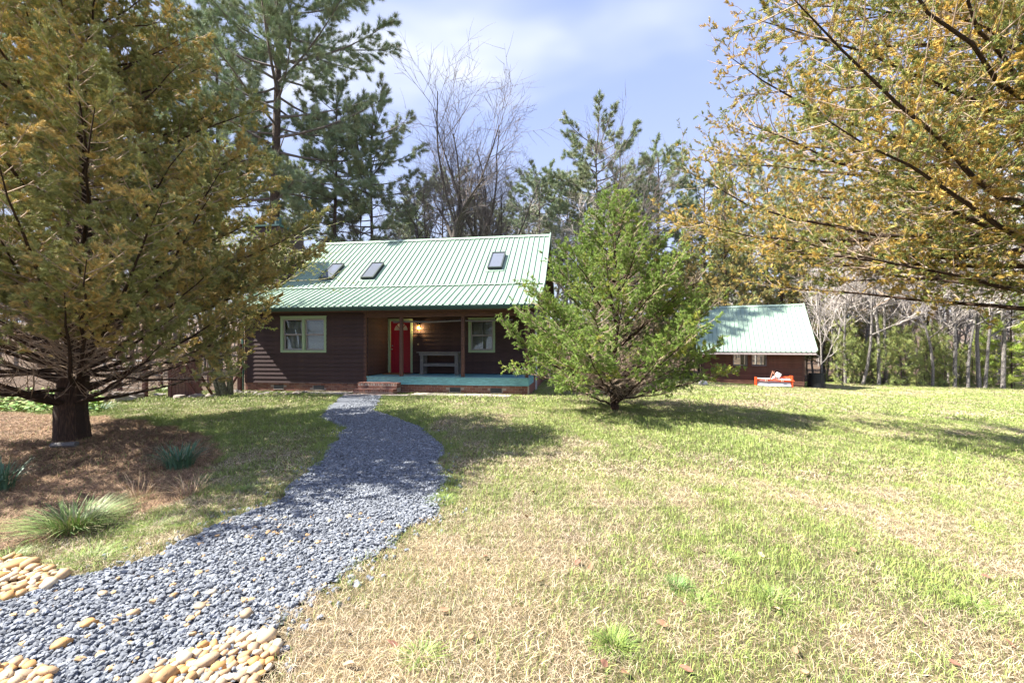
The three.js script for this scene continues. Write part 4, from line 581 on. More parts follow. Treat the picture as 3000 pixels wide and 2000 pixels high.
// loblolly pine: bare stem, irregular limbs high up, needle tufts
function pine(o) {
  const r = rng(o.seed), tr = new Tubes(), br = new Tubes(), items = [[], []], tp = [], rr = []; const H = o.H;
  for (let i = 0; i <= 12; i++) { const t = i / 12; tp.push(V(o.lean * t * H + 0.25 * noise(t * 2, o.seed) * t, t * H - 0.1, 0.25 * noise(t * 2, o.seed + 5) * t)); rr.push(lerp(o.trunk, 0.03, Math.pow(t, 1.1))); } tr.poly(tp, rr, 9);
  for (let n = 0; n < o.limbs; n++) {
    const t = lerp(o.base, 0.985, Math.pow((n + r()) / o.limbs, 0.85)), i = Math.min(11, Math.floor(t * 12)), a = tp[i].clone().lerp(tp[i + 1], t * 12 - i), az = n * 2.4 + r(), u = (t - o.base) / (1 - o.base);
    const L = o.reach * (0.35 + 0.65 * Math.sin(Math.PI * clamp(0.25 + u * (o.round ?? 0.56), 0, 1))) * (0.6 + 0.5 * r()), el = lerp(-0.05, o.topUp ?? 0.55, u) + 0.3 * (r() - 0.5), d = V(Math.cos(az) * Math.cos(el), Math.sin(el), Math.sin(az) * Math.cos(el)), e = a.clone().addScaledVector(d, L).add(V(0, L * 0.14, 0)), mid = a.clone().addScaledVector(d, L * 0.5).add(V((r() - 0.5) * L * 0.15, -L * 0.05, (r() - 0.5) * L * 0.15)), pts = new THREE.QuadraticBezierCurve3(a, mid, e).getPoints(5);
    br.poly(pts, pts.map((_, j) => lerp(0.012 + 0.013 * L, 0.008, j / 5)), 4); if (r() < (o.dead ?? 0.1)) continue;
    const n2 = Math.round(4 + L * o.dens); for (let j = 0; j < n2; j++) {
      const f = lerp(o.inner ?? 0.3, 1, Math.pow((j + r()) / n2, 0.8)), k = Math.min(4, Math.floor(f * 5)), q = pts[k].clone().lerp(pts[k + 1], f * 5 - k), d2 = turnFrom(d, r, 0.4 + 0.7 * r()); d2.y += 0.15; d2.normalize(); const l2 = (0.3 + 0.25 * L * (1.1 - f)) * (0.5 + 0.7 * r()), e2 = q.clone().addScaledVector(d2, l2); br.seg(q, e2, 0.009, 0.004, 3);
      for (let m = 0; m < o.per; m++) { const dd = turnFrom(d2, r, 0.9 * r()); dd.y += 0.25; dd.normalize(); const p = q.clone().lerp(e2, 0.45 + 0.6 * r()).addScaledVector(dd, 0.10 * r()), v = 0.7 + 0.6 * r(), cc = o.color; items[m % 2].push({ p, d: dd, s: o.tuft * (0.75 + 0.5 * r()), c: [cc[0] * v * (0.85 + 0.3 * r()), cc[1] * v, cc[2] * v] }); }
    }
  }
  part('trunk', tr.build(), M.pineBark, o.root); part('limbs', br.build(), o.limbMat ?? M.darkTwig, o.root).userData.kind = 'stuff';
  items.forEach((l, i) => l.length && plant('crown', tufts[i], leafMat, l, o.root)); return o.root;
}
const PC = [0.30, 0.36, 0.215];
pine({ root: thing('pine_tree', 'very tall pine with wide blue green crown behind the chimney', 'tree', null, pin(795, 27)), seed: 5, H: 31, trunk: 0.40, lean: 0.02, base: 0.34, limbs: 80, reach: 7.2, dens: 5.6, per: 7, tuft: 0.33, inner: 0.12, color: PC, dead: 0.06 });
const pineA = pine({ root: thing('pine_tree', 'slender pine with pointed top behind the house roof, by tallest pine', 'tree', null, pin(978, 30)), seed: 6, H: 19.2, trunk: 0.2, lean: 0.004, base: 0.36, limbs: 52, reach: 3.4, dens: 4.5, per: 5, tuft: 0.33, color: PC, dead: 0.12 });
const pineB = pine({ root: thing('pine_tree', 'slender pine between the pointed pine and the tall bare tree', 'tree', null, pin(1092, 31)), seed: 8, H: 17.8, trunk: 0.2, lean: -0.006, base: 0.40, limbs: 56, reach: 4.2, dens: 4.5, per: 5, tuft: 0.33, color: [0.29, 0.335, 0.19], dead: 0.15 });
for (const [src, px, d, s, t, label] of [[pineB, 1300, 36, 0.86, 1, 'low pine crown seen behind the tallest bare tree trunk'], [pineA, 1205, 40, 0.78, 2, 'distant pine crown low over the roof ridge'], [pineA, 1585, 34, 0.79, 3, 'pine crown rising over the right end of the roof'], [pineB, 1530, 39, 0.82, 5, 'pine crown behind leaning bare tree near roof end'], [pineB, 1745, 34, 1.03, 4, 'round topped pine behind the young green cedar'], [pineA, 1925, 35, 0.92, 5, 'flat topped pine right of the round topped pine'], [pineB, 2245, 34, 0.9, 2.5, 'pine peeking through the golden branches above shed'], [pineA, 2740, 29.5, 1.0, 0.5, 'thick trunked pine among thin bare trunks at right'], [pineB, 2480, 38, 0.88, 1.5, 'pine far back in the right hand woods'], [pineA, 640, 29, 1.25, 2.2, 'pine behind the broad cedar, close to tallest pine'], [pineB, 430, 29, 1.25, 3.1, 'pine behind the crown of the broad cedar'], [pineA, 120, 27, 1.1, 0.8, 'pine far left behind the broad cedar'], [pineB, 880, 38, 1.0, 0.2, 'distant pine left of the roof ridge'], [pineB, 1425, 40, 0.80, 2.9, 'pine crown behind the twin bare trees over the ridge'], [pineB, 1660, 37, 0.88, 1.9, 'pine crown between roof end and round topped pine'], [pineB, 1840, 36, 0.86, 0.4, 'pine crown between the round and flat topped pines'], [pineA, 2065, 36, 0.86, 3.7, 'pine crown behind the pointed dark cedar'], [pineB, 2360, 39, 0.95, 4.8, 'pine crown over the right end of the shed roof'], [pineB, 2880, 40, 0.9, 2.1, 'pine deep in the woods behind leaning grey trunks']]) { const c = copyOf(src, label); c.position.set(...pin(px, d)); c.scale.setScalar(s); c.rotation.y = t; }
// bare broadleaf trees
function bareGeo(o) {
  const r = rng(o.seed), T = new Tubes(), W = new Tubes();
  const grow = (p, d, L, rad, lvl) => {
    const k = lvl === 0 ? 8 : lvl < 3 ? 5 : lvl === 3 ? 3 : 2, pts = [p.clone()], rs = [rad], dirs = [d.clone()]; let c = p.clone(), q = d.clone();
    for (let i = 1; i <= k; i++) { q = q.clone().add(V((r() - 0.5) * o.wig * (lvl ? 1.6 : 0.5), (r() - 0.5) * 0.2 + (lvl ? (o.split && lvl > 1 ? -0.01 : o.up) : 0.04), (r() - 0.5) * o.wig * (lvl ? 1.6 : 0.5))).normalize(); c = c.clone().addScaledVector(q, L / k); pts.push(c); rs.push(lerp(rad, lvl === 0 ? (o.split ? rad * 0.62 : 0.012) : rad * 0.3, i / k)); dirs.push(q); }
    (lvl < 2 ? T : W).poly(pts, rs, lvl === 0 ? 8 : lvl === 1 ? 6 : lvl < 3 ? 4 : 3); if (lvl >= o.levels) return;
    const n = lvl === 0 ? o.first : lvl === 1 ? (o.split ? 9 : 6) : lvl === 2 ? 5 : 4;
    for (let i = 0; i < n; i++) { const f = lvl === 0 ? (o.split && i < o.split) ? 0.90 + 0.099 * r() : lerp(o.fork, 0.98, Math.pow((i + r() * 0.8) / n, 0.9)) : lerp(0.22, 1, (i + r()) / n), j = Math.min(k - 1, Math.floor(f * k)), s = pts[j].clone().lerp(pts[j + 1], f * k - j), az = i * 2.4 + r() * 1.3, cd = turnFrom(dirs[j], r, (lvl === 0 ? (o.split && i === 0 ? 0.14 : o.ang) : 0.45 + 0.4 * r()) * (0.7 + 0.6 * r()), lvl === 0 ? V(Math.cos(az), 0, Math.sin(az)) : null); grow(s, cd, L * (lvl === 0 ? (o.split ? (i < o.split ? o.len : o.len * 0.55) : lerp(o.len, o.len * 0.45, (f - o.fork) / (1 - o.fork))) : lvl === 1 && o.split ? 0.30 + 0.18 * r() : o.split ? 0.42 + 0.16 * r() : 0.52 + 0.16 * r()) * (0.8 + 0.4 * r()), Math.max(o.least ?? 0.006, lerp(rad, rad * 0.3, f) * (lvl === 0 ? (o.split ? 1.15 : 0.66) : o.split && lvl === 1 ? 0.5 : 0.62)), lvl + 1); }
  };
  grow(V(0, -0.1, 0), V(o.lean ?? 0, 1, 0).normalize(), o.H * (o.split ? (o.stem ?? 0.56) : 0.86), o.trunk, 0); return [T.build(), W.build()];
}
function bareTree(label, px, d, g, mats, s = 1, turn = 0, group, tilt = 0) { const t = thing('bare_tree', label, 'tree', group, pin(px, d), turn); t.rotation.z = tilt; t.scale.setScalar(s); part('trunk', g[0], mats[0], t); part('twigs', g[1], mats[1], t).userData.kind = 'stuff'; return t; }
const dk = [M.darkBark, M.darkTwig], gy = [M.greyBark, M.greyTwig];
const bg1 = bareGeo({ seed: 12, H: 15.6, trunk: 0.23, fork: 0.62, split: 4, first: 7, len: 0.74, ang: 0.58, least: 0.009, levels: 4, wig: 0.24, up: 0.035 }), bg2 = bareGeo({ seed: 17, H: 15.2, trunk: 0.19, fork: 0.5, stem: 0.5, split: 5, first: 8, len: 0.84, ang: 0.50, least: 0.009, levels: 4, wig: 0.24, up: 0.04 }), bg3 = bareGeo({ seed: 19, H: 13.5, trunk: 0.16, fork: 0.3, first: 9, len: 0.5, ang: 0.6, levels: 4, wig: 0.25, up: 0.1 });
bareTree('tallest bare tree with forked spreading limbs above the roof', 1306, 22, bg1, dk, 0.95, 0.5);
bareTree('bare tree with upright twiggy crown beside tallest bare tree', 1408, 24, bg2, dk, 0.98, 1.2);
bareTree('shorter twin bare tree standing close to the upright one', 1450, 25, bg2, dk, 0.80, 3.6);
bareTree('bare tree leaning left in front of low pine crown', 1288, 26, bg3, dk, 0.9, 2.4, null, 0.20);
bareTree('bare tree with fine fan top over the round topped pine', 1835, 29.5, bg2, dk, 1.06, 5.1);
bareTree('low bare tree leaning right past the roof end', 1465, 27, bg3, dk, 0.78, 4.4, null, -0.3);
const thin = [bareGeo({ seed: 41, H: 14, trunk: 0.11, fork: 0.34, first: 16, len: 0.26, ang: 0.9, levels: 3, wig: 0.28, up: 0.08 }), bareGeo({ seed: 43, H: 13, trunk: 0.10, fork: 0.28, first: 17, len: 0.25, ang: 0.95, levels: 3, wig: 0.35, up: 0.1 }), bareGeo({ seed: 47, H: 10, trunk: 0.07, fork: 0.15, first: 18, len: 0.34, ang: 0.75, levels: 3, wig: 0.3, up: 0.12 })];
[[2409, 26, 0, 0.85, 'forking grey sapling beside the wire bin', 0.05, 2], [2457, 28, 1, 0.9, 'straight grey trunk left of the leaning sapling', 0], [2478, 27.5, 0, 0.8, 'thin dark trunk close to the straight grey one', 0.01], [2528, 27, 1, 0.95, 'grey trunk leaning right with a fork high up', -0.10], [2576, 26.8, 0, 1.0, 'pale straight trunk rising from dark green shrub', 0.01], [2598, 28.5, 1, 1.05, 'pale trunk with a bend behind the straight one', 0.04], [2733, 26.6, 1, 0.9, 'pale slim trunk leaning in front of thick pine', 0.07], [2797, 26.4, 0, 1.0, 'slim grey trunk right of the thick pine', 0.03], [2838, 26.2, 1, 0.95, 'slim grey trunk leaning left near the lawn edge', 0.09], [2870, 26.2, 0, 1.05, 'grey trunk leaning left beside a straight pale one', 0.08], [2887, 26.0, 1, 0.95, 'straight pale slim trunk near the bright young pine', 0], [2940, 25.8, 0, 1.1, 'dark slim trunk leaning left before bright young pine', 0.06]].forEach(([px, d, k, s, label, tilt, v], i) => bareTree(label, px, d, thin[v ?? k], gy, s, i * 1.9, 'slim bare trees along the lawn edge', tilt));
{ // bare trees filling the wood behind
  const r = rng(61); for (let i = 0; i < 58; i++) { const right = i < 36, px = right ? 2380 + 640 * ((i * 0.618 + 0.2 * r()) % 1) : 780 + 1500 * ((i * 0.618 + r() * 0.1) % 1), d = right ? 29 + 9 * r() : 30 + 10 * r(); bareTree(right ? 'slim bare tree standing inside the right hand woods' : 'slim bare tree in the woods behind the house', px, d, thin[i % 3], i % 3 ? gy : dk, right ? 0.75 + 0.5 * r() : 0.9 + 0.35 * r(), r() * 6, right ? 'bare trees inside the right woods' : 'bare trees behind the house', (r() - 0.5) * 0.12); }
  for (let i = 0; i < 16; i++) bareTree('slim bare tree in the shaded woods behind the garden fence', -250 + 900 * ((i * 0.618) % 1), 23 + 9 * r(), thin[i % 3], i % 2 ? gy : dk, 0.8 + 0.4 * r(), r() * 6, 'bare trees behind the garden fence', (r() - 0.5) * 0.1);
  // the far wood, too deep to count
  const woods = {}, put = (g, m, n, rs, zmin, zmax, name, label) => { const q = rng(rs), im = new THREE.InstancedMesh(g, m, n), o = new THREE.Object3D(); for (let i = 0; i < n; i++) { const d = lerp(zmin, zmax, Math.sqrt(q())), x = (q() * 2.9 - 1.45) * d; o.position.set(x, h(x, -d) - 0.05, -d); o.rotation.set((q() - 0.5) * 0.1, q() * 6.28, (q() - 0.5) * 0.1); o.scale.setScalar(0.75 + 0.5 * q()); if (x > -0.5 * d && x < 0.42 * d) o.scale.multiplyScalar(0.8); o.updateMatrix(); im.setMatrixAt(i, o.matrix); im.setColorAt(i, lin(1, 1, 1)); } im.name = 'tree_mass'; im.castShadow = im.receiveShadow = true; im.userData.kind = 'stuff'; (woods[name] ??= (() => { const q2 = thing(name, label, 'woods'); q2.userData.kind = 'stuff'; return q2; })()).add(im); };
  thin.forEach((g, i) => { put(g[0], i % 2 ? M.darkBark : M.greyBark, 95, 70 + i, 36, 92, 'far_woods', 'massed grey bare trees far back in the woods'); put(g[1], i % 2 ? M.darkTwig : M.greyTwig, 95, 70 + i, 36, 92, 'far_woods', 'massed fine twigs of the far bare woods'); });
  const pm = new THREE.MeshStandardMaterial({ color: lin(0.25, 0.29, 0.16), roughness: 0.9, side: THREE.DoubleSide });
  for (const k of [0, 1]) { const holder = new THREE.Group(), p = pine({ root: holder, seed: 91 + k, H: 15.5, trunk: 0.16, lean: 0, base: 0.36, limbs: 30, reach: 2.8, dens: 3, per: 4, tuft: 0.42, color: [1, 1, 1] }), gs = []; const crowns = holder.children.filter((c) => c.isInstancedMesh), m4 = new THREE.Matrix4(); for (const c of crowns) for (let i = 0; i < c.count; i++) { c.getMatrixAt(i, m4); gs.push(c.geometry.clone().applyMatrix4(m4)); } put(mergeGeometries(gs), pm, 42, 81 + k, 40, 90, 'far_pines', 'massed dark pines far back in the woods'); put(holder.children[0].geometry, M.pineBark, 42, 81 + k, 40, 90, 'far_pines', 'massed stems of the far pines'); }
}
{ // young pines and saplings along the lawn edge
  const yp = pine({ root: thing('young_pine', 'bright yellow green young pine at the right end of the lawn', 'young pine', null, pin(2965, 26.3)), seed: 102, H: 5.6, trunk: 0.05, lean: 0, base: 0.06, limbs: 44, reach: 1.7, dens: 5, per: 3, tuft: 0.26, color: [0.44, 0.53, 0.11], dead: 0 });
  const small = pine({ root: thing('young_pine', 'small yellow green pine in the row along the wood edge', 'young pine', 'young pines along the wood edge', pin(2640, 26.7)), seed: 103, H: 2.6, trunk: 0.025, lean: 0, base: 0.05, limbs: 20, reach: 0.8, dens: 4, per: 2, tuft: 0.22, color: [0.33, 0.375, 0.12], dead: 0 });
  const r = rng(8); for (let i = 0; i < 34; i++) { const c = copyOf(small); c.position.set(...pin(2430 + 560 * ((i * 0.618 + 0.1 * r()) % 1), 26.6 + 3.2 * r())); { const s = 0.5 + 0.7 * r(); c.scale.set(s * 0.85, s * (1.05 + 0.4 * r()), s * 0.85); } c.rotation.y = r() * 6; }
  for (let i = 0; i < 9; i++) { const c = copyOf(small, 'small yellow green pine in the gap between house and shed'); c.userData.group = 'young pines between house and shed'; c.position.set(...pin(1640 + 410 * ((i * 0.618 + 0.1 * r()) % 1), 25.5 + 3 * r())); c.scale.setScalar(0.6 + 0.6 * r()); c.rotation.y = r() * 6; }
}
{ // budding twin-stemmed tree by the fence
  const T = new Tubes(), W = new Tubes(), r = rng(55), buds = [];
  const grow = (p, d, L, rad, lvl) => { const pts = [p.clone()], rs = [rad]; let c = p.clone(), q = d.clone(); for (let i = 1; i <= 5; i++) { q = q.clone().add(V((r() - 0.5) * 0.3, (r() - 0.5) * 0.2 + (lvl ? 0.02 : 0.03), (r() - 0.5) * 0.3)).normalize(); c = c.clone().addScaledVector(q, L / 5); pts.push(c); rs.push(lerp(rad, rad * 0.4, i / 5)); } (lvl < 2 ? T : W).poly(pts, rs, lvl < 1 ? 9 : lvl < 2 ? 6 : 3); if (lvl >= 2) for (let i = 1; i <= 5; i++) for (let m = 0; m < 2; m++) buds.push({ p: pts[i].clone(), d: turnFrom(q, r, 0.8), s: 0.05 + 0.04 * r(), c: [0.42 * (0.7 + 0.5 * r()), 0.44, 0.09] }); if (lvl === 3) return; const n = lvl === 0 ? 7 : 5; for (let i = 0; i < n; i++) { const f = lerp(lvl ? 0.2 : 0.42, 1, (i + r()) / n), j = Math.min(4, Math.floor(f * 5)); const cd = turnFrom(d, r, 0.5 + 0.5 * r()); cd.x += 0.35; cd.normalize(); grow(pts[j].clone().lerp(pts[j + 1], f * 5 - j), cd, L * (0.42 + 0.25 * r()), Math.max(0.004, rad * 0.42), lvl + 1); } };
  const t = thing('budding_tree', 'twin stemmed grey tree with spring green buds by the wire fence', 'tree', null, pin(662, 13.7));
  grow(V(0, -0.1, 0), V(-0.22, 1, 0.05).normalize(), 4.6, 0.115, 0); grow(V(0.05, -0.1, -0.12), V(0.14, 1, -0.05).normalize(), 4.9, 0.10, 0); grow(V(-0.14, -0.1, 0.05), V(-0.30, 1, 0.1).normalize(), 3.6, 0.07, 0);
  const m = bark(0.36, 0.34, 0.24, 51, 2, 1); part('trunk', T.build(), m, t); part('twigs', W.build(), mat(0.30, 0.27, 0.15), t).userData.kind = 'stuff'; plant('buds', sprays[0], leafMat, buds, t);
}
// ---------- grass, straw, leaves and small plants ----------
// a square patch of turf: upright green blades and flattened straw mixed in a given share, coloured blade by blade
function patchGeo(seed, size, n, o) {
  const r = rng(seed), p = [], ix = [], col = [];
  for (let i = 0; i < n; i++) {
    const live = r() < o.green, k = p.length / 3, b = r() * 6.283, x = (r() - 0.5) * size * 1.12, z = (r() - 0.5) * size * 1.12, L = (live ? o.len[0] : o.len[1]) * (0.5 + 0.9 * r() * (0.5 + r())), lie = live ? 0.1 + 0.55 * r() : 0.72 + 0.26 * r(), w = (live ? o.w[0] : o.w[1]) * (0.6 + 0.7 * r()), v = 0.62 + 0.7 * r(), t = r();
    const c = live ? [lerp(o.g0[0], o.g1[0], t) * v, lerp(o.g0[1], o.g1[1], t) * v, lerp(o.g0[2], o.g1[2], t) * v] : [lerp(o.s0[0], o.s1[0], t) * v, lerp(o.s0[1], o.s1[1], t) * v, lerp(o.s0[2], o.s1[2], t) * v];
    const cx = Math.cos(b), cz = Math.sin(b), out = Math.sin(lie * 1.5), up = Math.cos(lie * 1.5), y0 = live ? 0 : 0.002 + 0.014 * r(), mx = x + cx * out * L * 0.4, my = y0 + up * L * 0.6 + 0.004, mz = z + cz * out * L * 0.4, ex = x + cx * L * (out * 0.8 + 0.2), ey = y0 + up * L * 0.9 + (live ? 0 : (r() - 0.3) * 0.02), ez = z + cz * L * (out * 0.8 + 0.2), tw = (r() - 0.5) * 1.6, wx = -Math.sin(b + tw) * w, wz = Math.cos(b + tw) * w, wy = (r() - 0.5) * w;
    p.push(x + wx, y0 + wy, z + wz, x - wx, y0 - wy, z - wz, mx + wx * 0.8, my + wy, mz + wz * 0.8, mx - wx * 0.8, my - wy, mz - wz * 0.8, ex, ey, ez); for (let q = 0; q < 5; q++) col.push(...c);
    ix.push(k, k + 1, k + 2, k + 1, k + 3, k + 2, k + 2, k + 3, k + 4);
  }
  const g = new THREE.BufferGeometry(); g.setAttribute('position', new THREE.Float32BufferAttribute(p, 3)); g.setAttribute('color', new THREE.Float32BufferAttribute(col, 3)); g.setIndex(ix); g.computeVertexNormals(); return g;
}
const bladeMat = new THREE.MeshStandardMaterial({ color: 0xffffff, roughness: 0.75, side: THREE.DoubleSide, vertexColors: true });
{
  const r = rng(99), TURF = { g0: [0.17, 0.255, 0.06], g1: [0.35, 0.41, 0.10], s0: [0.33, 0.225, 0.13], s1: [0.64, 0.55, 0.38] }, BEDC = { g0: [0.17, 0.25, 0.06], g1: [0.25, 0.3, 0.08], s0: [0.13, 0.07, 0.042], s1: [0.56, 0.36, 0.20] };
  // rings of patch size: near, middle, far
  const RINGS = [{ to: 5.2, size: 0.2, n: 300, len: [0.05, 0.055], w: [0.0014, 0.00095] }, { to: 12, size: 0.4, n: 480, len: [0.055, 0.07], w: [0.0024, 0.0018] }, { to: 31, size: 0.8, n: 460, len: [0.065, 0.10], w: [0.005, 0.0042] }];
  const TINY = { size: 0.1, n: 70, len: [0.05, 0.055], w: [0.0015, 0.0011] };
  const LEVELS = [0.06, 0.24, 0.45, 0.66, 0.86], boxes = new Map(), leaves = [];
  const add = (kind, lvl, x, z, v, stretch = 1) => { const key = kind + '|' + lvl; if (!boxes.has(key)) boxes.set(key, []); boxes.get(key).push([x, h(x, z), z, Math.floor(r() * 4) * Math.PI / 2 + (r() - 0.5) * 0.3, 0, 0, 1, v, v, v * (0.94 + 0.12 * r()), stretch]); };
  const zone = (x, z) => inHouse(x, z) || inShed(x, z) || inWoods(x, z) ? 0 : onPath(x, z) || STONE_BEDS.some((P) => inPoly(P, x, z)) ? 1 : inBed(x, z) ? 2 : 3;
  const lay = (kind, x, z, q) => { if (q === 2) { add(kind, 'bed', x, z, 0.8 + 0.4 * r()); const n = RINGS[kind]?.size > 0.3 ? 3 : 1; for (let i = 0; i < n; i++) if (r() < 0.7) { const v = 0.7 + 0.6 * r(), a = x + (r() - 0.5) * 0.2, b = z + (r() - 0.5) * 0.2; leaves.push([a, h(a, b) + 0.018, b, r() * 6.28, (r() - 0.5) * 0.8, (r() - 0.5) * 0.8, 0.02 + 0.022 * r(), 0.26 * v, 0.15 * v, 0.09 * v]); } }
    else { const g = greenness(x, z) + (r() - 0.5) * 0.25; add(kind, clamp(Math.floor(g * 5), 0, 4), x, z, 0.88 + 0.24 * r(), g > 0.95 ? 1.5 : 1); } };
  let from = 1.4; RINGS.forEach((R, k) => {
    const s = R.size; for (let z = -Math.ceil(R.to / s) * s; z < 0; z += s) for (let x = -Math.ceil(R.to * 1.3 / s) * s; x < R.to * 1.3; x += s) {
      const cx = x + s / 2, cz = z + s / 2, d = -cz; if (d < from || d >= R.to || Math.abs(cx) > 1.25 * d + 0.6) continue;
      const qs = [[0, 0], [-0.5, -0.5], [0.5, -0.5], [-0.5, 0.5], [0.5, 0.5]].map(([a, b]) => zone(cx + a * s, cz + b * s));
      if (qs.every((q) => q === qs[0])) { if (qs[0] > 1) lay(k, cx, cz, qs[0]); else if (qs[0] === 1 && r() < 0.012 && k < 2) add('tiny', 2, cx, cz, 1); }
      else { const m = Math.round(s / 0.1); for (let i = 0; i < m; i++) for (let j = 0; j < m; j++) { const a = x + (i + 0.5) * 0.1 + (r() - 0.5) * 0.05, b = z + (j + 0.5) * 0.1 + (r() - 0.5) * 0.05, q = zone(a, b); if (q > 1) { if (q === 2) add('tiny', 'bed', a, b, 1); else { const g = greenness(a, b) + 0.12 + (r() - 0.5) * 0.3; add('tiny', clamp(Math.floor(g * 5), 0, 4), a, b, 0.9 + 0.2 * r(), 1.15); } } } }
    } from = R.to;
  });
  const mass = {}, massOf = (name, label, cat) => mass[name] ??= (() => { const g = thing(name, label, cat); g.userData.kind = 'stuff'; return g; })();
  let seed = 300; for (const [key, items] of boxes) { const [k, lvl] = key.split('|'), R = k === 'tiny' ? TINY : RINGS[+k], bed = lvl === 'bed'; const half = Math.ceil(items.length / 2);
    for (const part2 of [items.slice(0, half), items.slice(half)]) if (part2.length) scatter('turf_patch', patchGeo(seed++, R.size, R.n, bed ? { ...R, ...BEDC, green: 0.05, len: [0.06, 0.085] } : { ...R, ...TURF, green: LEVELS[+lvl] }), bladeMat, part2, null, null, bed ? massOf('pine_straw', 'brown fallen needles spread under the broad cedar', 'pine straw') : +lvl < 2 ? massOf('dry_grass', 'flattened tan winter straw of the lawn', 'dry grass') : massOf('grass', 'living green blades of the lawn', 'grass')); }
  const lg = new THREE.PlaneGeometry(2, 1.3, 4, 3), p = lg.attributes.position; for (let i = 0; i < p.count; i++) { const x = p.getX(i), y = p.getY(i) * Math.sqrt(Math.max(0.02, 1 - x * x * 0.97)) * (1 + 0.25 * Math.sin(x * 9)); p.setXYZ(i, x, 0.35 * y * y + 0.18 * Math.sin(x * 2.4) + 0.1 * x * y, y); } lg.computeVertexNormals();
  const lm = new THREE.MeshPhysicalMaterial({ color: 0xffffff, roughness: 0.85, side: THREE.DoubleSide });
  scatter('fallen_leaves', lg, lm, leaves, 'small brown dead leaves among the pine straw', 'leaves');
  const lmats = [[0.30, 0.16, 0.09], [0.40, 0.25, 0.15], [0.24, 0.11, 0.07], [0.48, 0.33, 0.22]].map((c) => mat(...c, 0.85));
  for (const [px, py] of [[2640, 1590], [1540, 1520], [1562, 1447], [1683, 1610], [1730, 1672], [1692, 1658], [2060, 1628], [2230, 1635], [2000, 1780], [1830, 1985], [1770, 1960], [2010, 1975], [1580, 1715], [2275, 1795], [2330, 1920], [2360, 1985], [2960, 1900], [2890, 1700], [2420, 1500], [2140, 1380], [2270, 1395], [2350, 1310], [2560, 1720], [2700, 1830], [2800, 1960], [1300, 1800], [1150, 1900], [1020, 1960], [1420, 1640], [1380, 1880], [1940, 1840], [2500, 1620], [2980, 1480], [1010, 1860]]) {
    const [x, z] = G(px, py), m = top('fallen_leaf', lg, lmats[Math.floor(r() * 4)], 'curled brown dead leaf lying on the lawn', 'leaf', 'dead leaves on the lawn'); m.position.set(x, h(x, z) + 0.03, z); m.rotation.set((r() - 0.5) * 0.9, r() * 6.28, (r() - 0.5) * 0.9); m.scale.set(0.018 + 0.022 * r(), 0.03, 0.018 + 0.015 * r());
  }
}
function strapPlant(name, label, category, px, py, n, H, R, w, mats, seed, group) { // clump of long arching leaves
  const [x, z] = G(px, py), t = thing(name, label, category, group, [x, h(x, z) - 0.01, z]), r = rng(seed), P = mats.map(() => ({ p: [], ix: [] }));
  for (let i = 0; i < n; i++) { const q = P[Math.floor(r() * mats.length)], a = r() * 6.283, rr = R * 0.42 * Math.sqrt(r()), b = a + (r() - 0.5) * 1.2, out = R * (0.15 + 0.85 * r()), hh = H * (0.6 + 0.45 * r()) * (1 - 0.25 * out / R), wd = w * (0.7 + 0.6 * r()), k0 = q.p.length / 3, K = 5, droop = r() < 0.25 ? 0.35 : 0.08;
    for (let k = 0; k <= K; k++) { const s = k / K, c = V(Math.cos(a) * rr + Math.cos(b) * out * s * s, hh * (s - droop * s * s * s), Math.sin(a) * rr + Math.sin(b) * out * s * s), e = wd * (k === K ? 0.1 : 1 - 0.3 * s); q.p.push(c.x - Math.sin(b) * e, c.y, c.z + Math.cos(b) * e, c.x + Math.sin(b) * e, c.y, c.z - Math.cos(b) * e); if (k) { const o = k0 + (k - 1) * 2; q.ix.push(o, o + 1, o + 2, o + 1, o + 3, o + 2); } } }
  P.forEach((q, i) => { const g = new THREE.BufferGeometry(); g.setAttribute('position', new THREE.Float32BufferAttribute(q.p, 3)); g.setIndex(q.ix); g.computeVertexNormals(); part('leaf_blades', g, mats[i], t).userData.kind = 'stuff'; }); return t;
}
const leafy = (r, g, b) => new THREE.MeshPhysicalMaterial({ color: lin(r, g, b), roughness: 0.55, side: THREE.DoubleSide });
const dafM = [leafy(0.075, 0.15, 0.085), leafy(0.10, 0.19, 0.10)], lirM = [leafy(0.17, 0.26, 0.06), leafy(0.10, 0.17, 0.045), leafy(0.19, 0.28, 0.07), leafy(0.30, 0.28, 0.14)], dryM = [leafy(0.50, 0.36, 0.21), leafy(0.40, 0.27, 0.15)], brightM = [leafy(0.23, 0.31, 0.06), leafy(0.16, 0.245, 0.055)];
strapPlant('daffodil_clump', 'clump of dark blue green strap leaves beside the path', 'plant', 525, 1372, 170, 0.43, 0.36, 0.0058, dafM, 1);
strapPlant('daffodil_clump', 'clump of glossy strap leaves at the outer end of the straw bed', 'plant', -8, 1440, 120, 0.44, 0.30, 0.0058, dafM, 2);
strapPlant('daffodil_clump', 'low strap leaf clump right behind the cedar trunk', 'plant', 290, 1205, 60, 0.28, 0.4, 0.008, dafM, 3);
strapPlant('daffodil_clump', 'green strap leaf clump in front of the picket gate fence', 'plant', 470, 1148, 60, 0.35, 0.4, 0.01, brightM, 4);
strapPlant('lilyturf_clump', 'spreading green and straw lilyturf clump near the river stones', 'plant', 215, 1550, 620, 0.27, 0.44, 0.0028, lirM, 5);
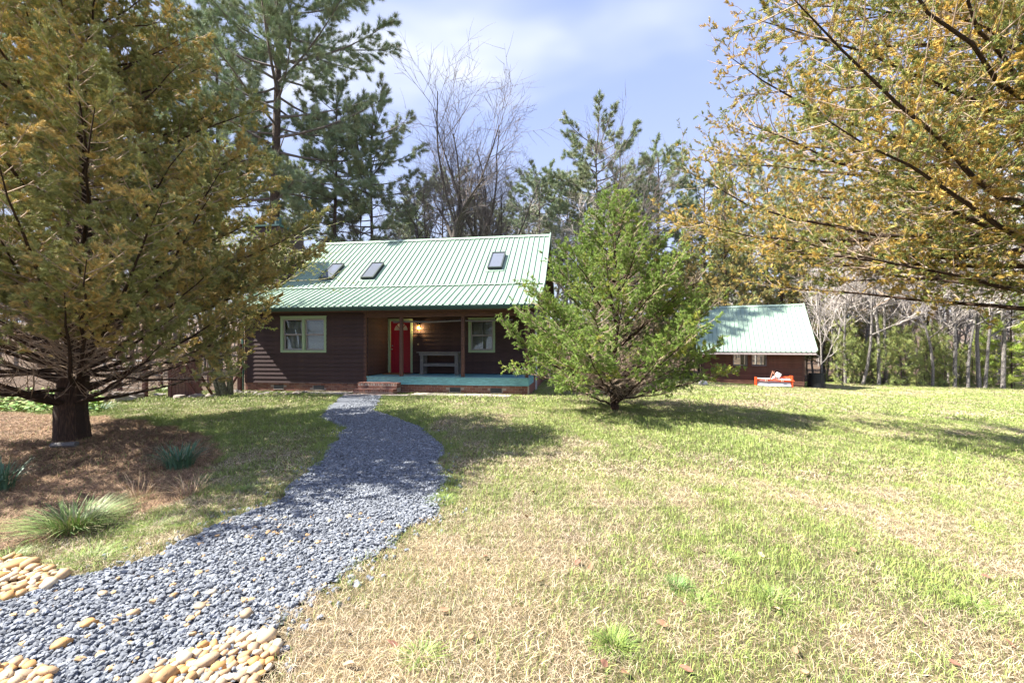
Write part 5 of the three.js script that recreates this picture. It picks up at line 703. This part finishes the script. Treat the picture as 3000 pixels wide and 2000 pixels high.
strapPlant('dry_stalk_clump', 'tuft of upright tan dead grass stalks behind the lilyturf', 'dry grass', 400, 1470, 60, 0.40, 0.30, 0.0022, dryM, 6);
strapPlant('dry_stalk_clump', 'thin tan dead stalks at the edge of straw bed near path', 'dry grass', 560, 1450, 50, 0.24, 0.40, 0.002, dryM, 7);
for (const [px, py, n, H, R, label] of [[260, 1640, 150, 0.10, 0.26, 'low bright green grass patch beside the river stones'], [30, 1640, 90, 0.13, 0.18, 'bright green grass patch at the rim of river stones'], [450, 1545, 140, 0.09, 0.26, 'low bright green patch on the verge of gravel'], [720, 1440, 70, 0.13, 0.13, 'small green grass tuft at the inner bend of path'], [1800, 1895, 150, 0.13, 0.13, 'vivid green grass tuft low on the dry lawn'], [1985, 1725, 90, 0.14, 0.11, 'tall dark green grass tuft on the dry lawn'], [2270, 1760, 110, 0.13, 0.16, 'broad green and yellow tuft beside dead leaves'], [2135, 1640, 90, 0.11, 0.13, 'green tuft on the lawn between two dead leaves'], [2050, 1770, 100, 0.09, 0.15, 'low spreading green tuft below the tall dark one'], [1235, 1920, 90, 0.08, 0.14, 'small green tuft near the tan stone edging'], [1300, 1470, 110, 0.12, 0.2, 'green grass tuft at the outer bend of the path'], [2850, 1780, 90, 0.10, 0.16, 'yellow green tuft far out on the dry lawn']]) strapPlant('grass_tuft', label, 'grass tuft', px, py, Math.round(n * 1.9), H * 0.75, R, 0.0014, px > 1980 && px < 2000 ? [leafy(0.13, 0.25, 0.06)] : brightM, px, 'grass tufts');
{ // low ground ivy at the left edge
  const r = rng(66), it = []; for (let i = 0; i < 2600; i++) { const px = -120 + 420 * r(), py = 1150 + 60 * r(), [x, z] = G(px, py); it.push([x, h(x, z) + 0.03 + 0.22 * r() * r(), z, r() * 6.28, (r() - 0.5) * 1.3, (r() - 0.5) * 1.3, 0.03 + 0.025 * r(), 0.12 + 0.12 * r(), 0.20 + 0.12 * r(), 0.05]); }
  const g = new THREE.CircleGeometry(1, 6); g.rotateX(-Math.PI / 2); scatter('ground_ivy', g, leafMat, it, 'low green ground ivy behind the broad cedar trunk', 'ivy');
}
renderer.render(scene, camera);
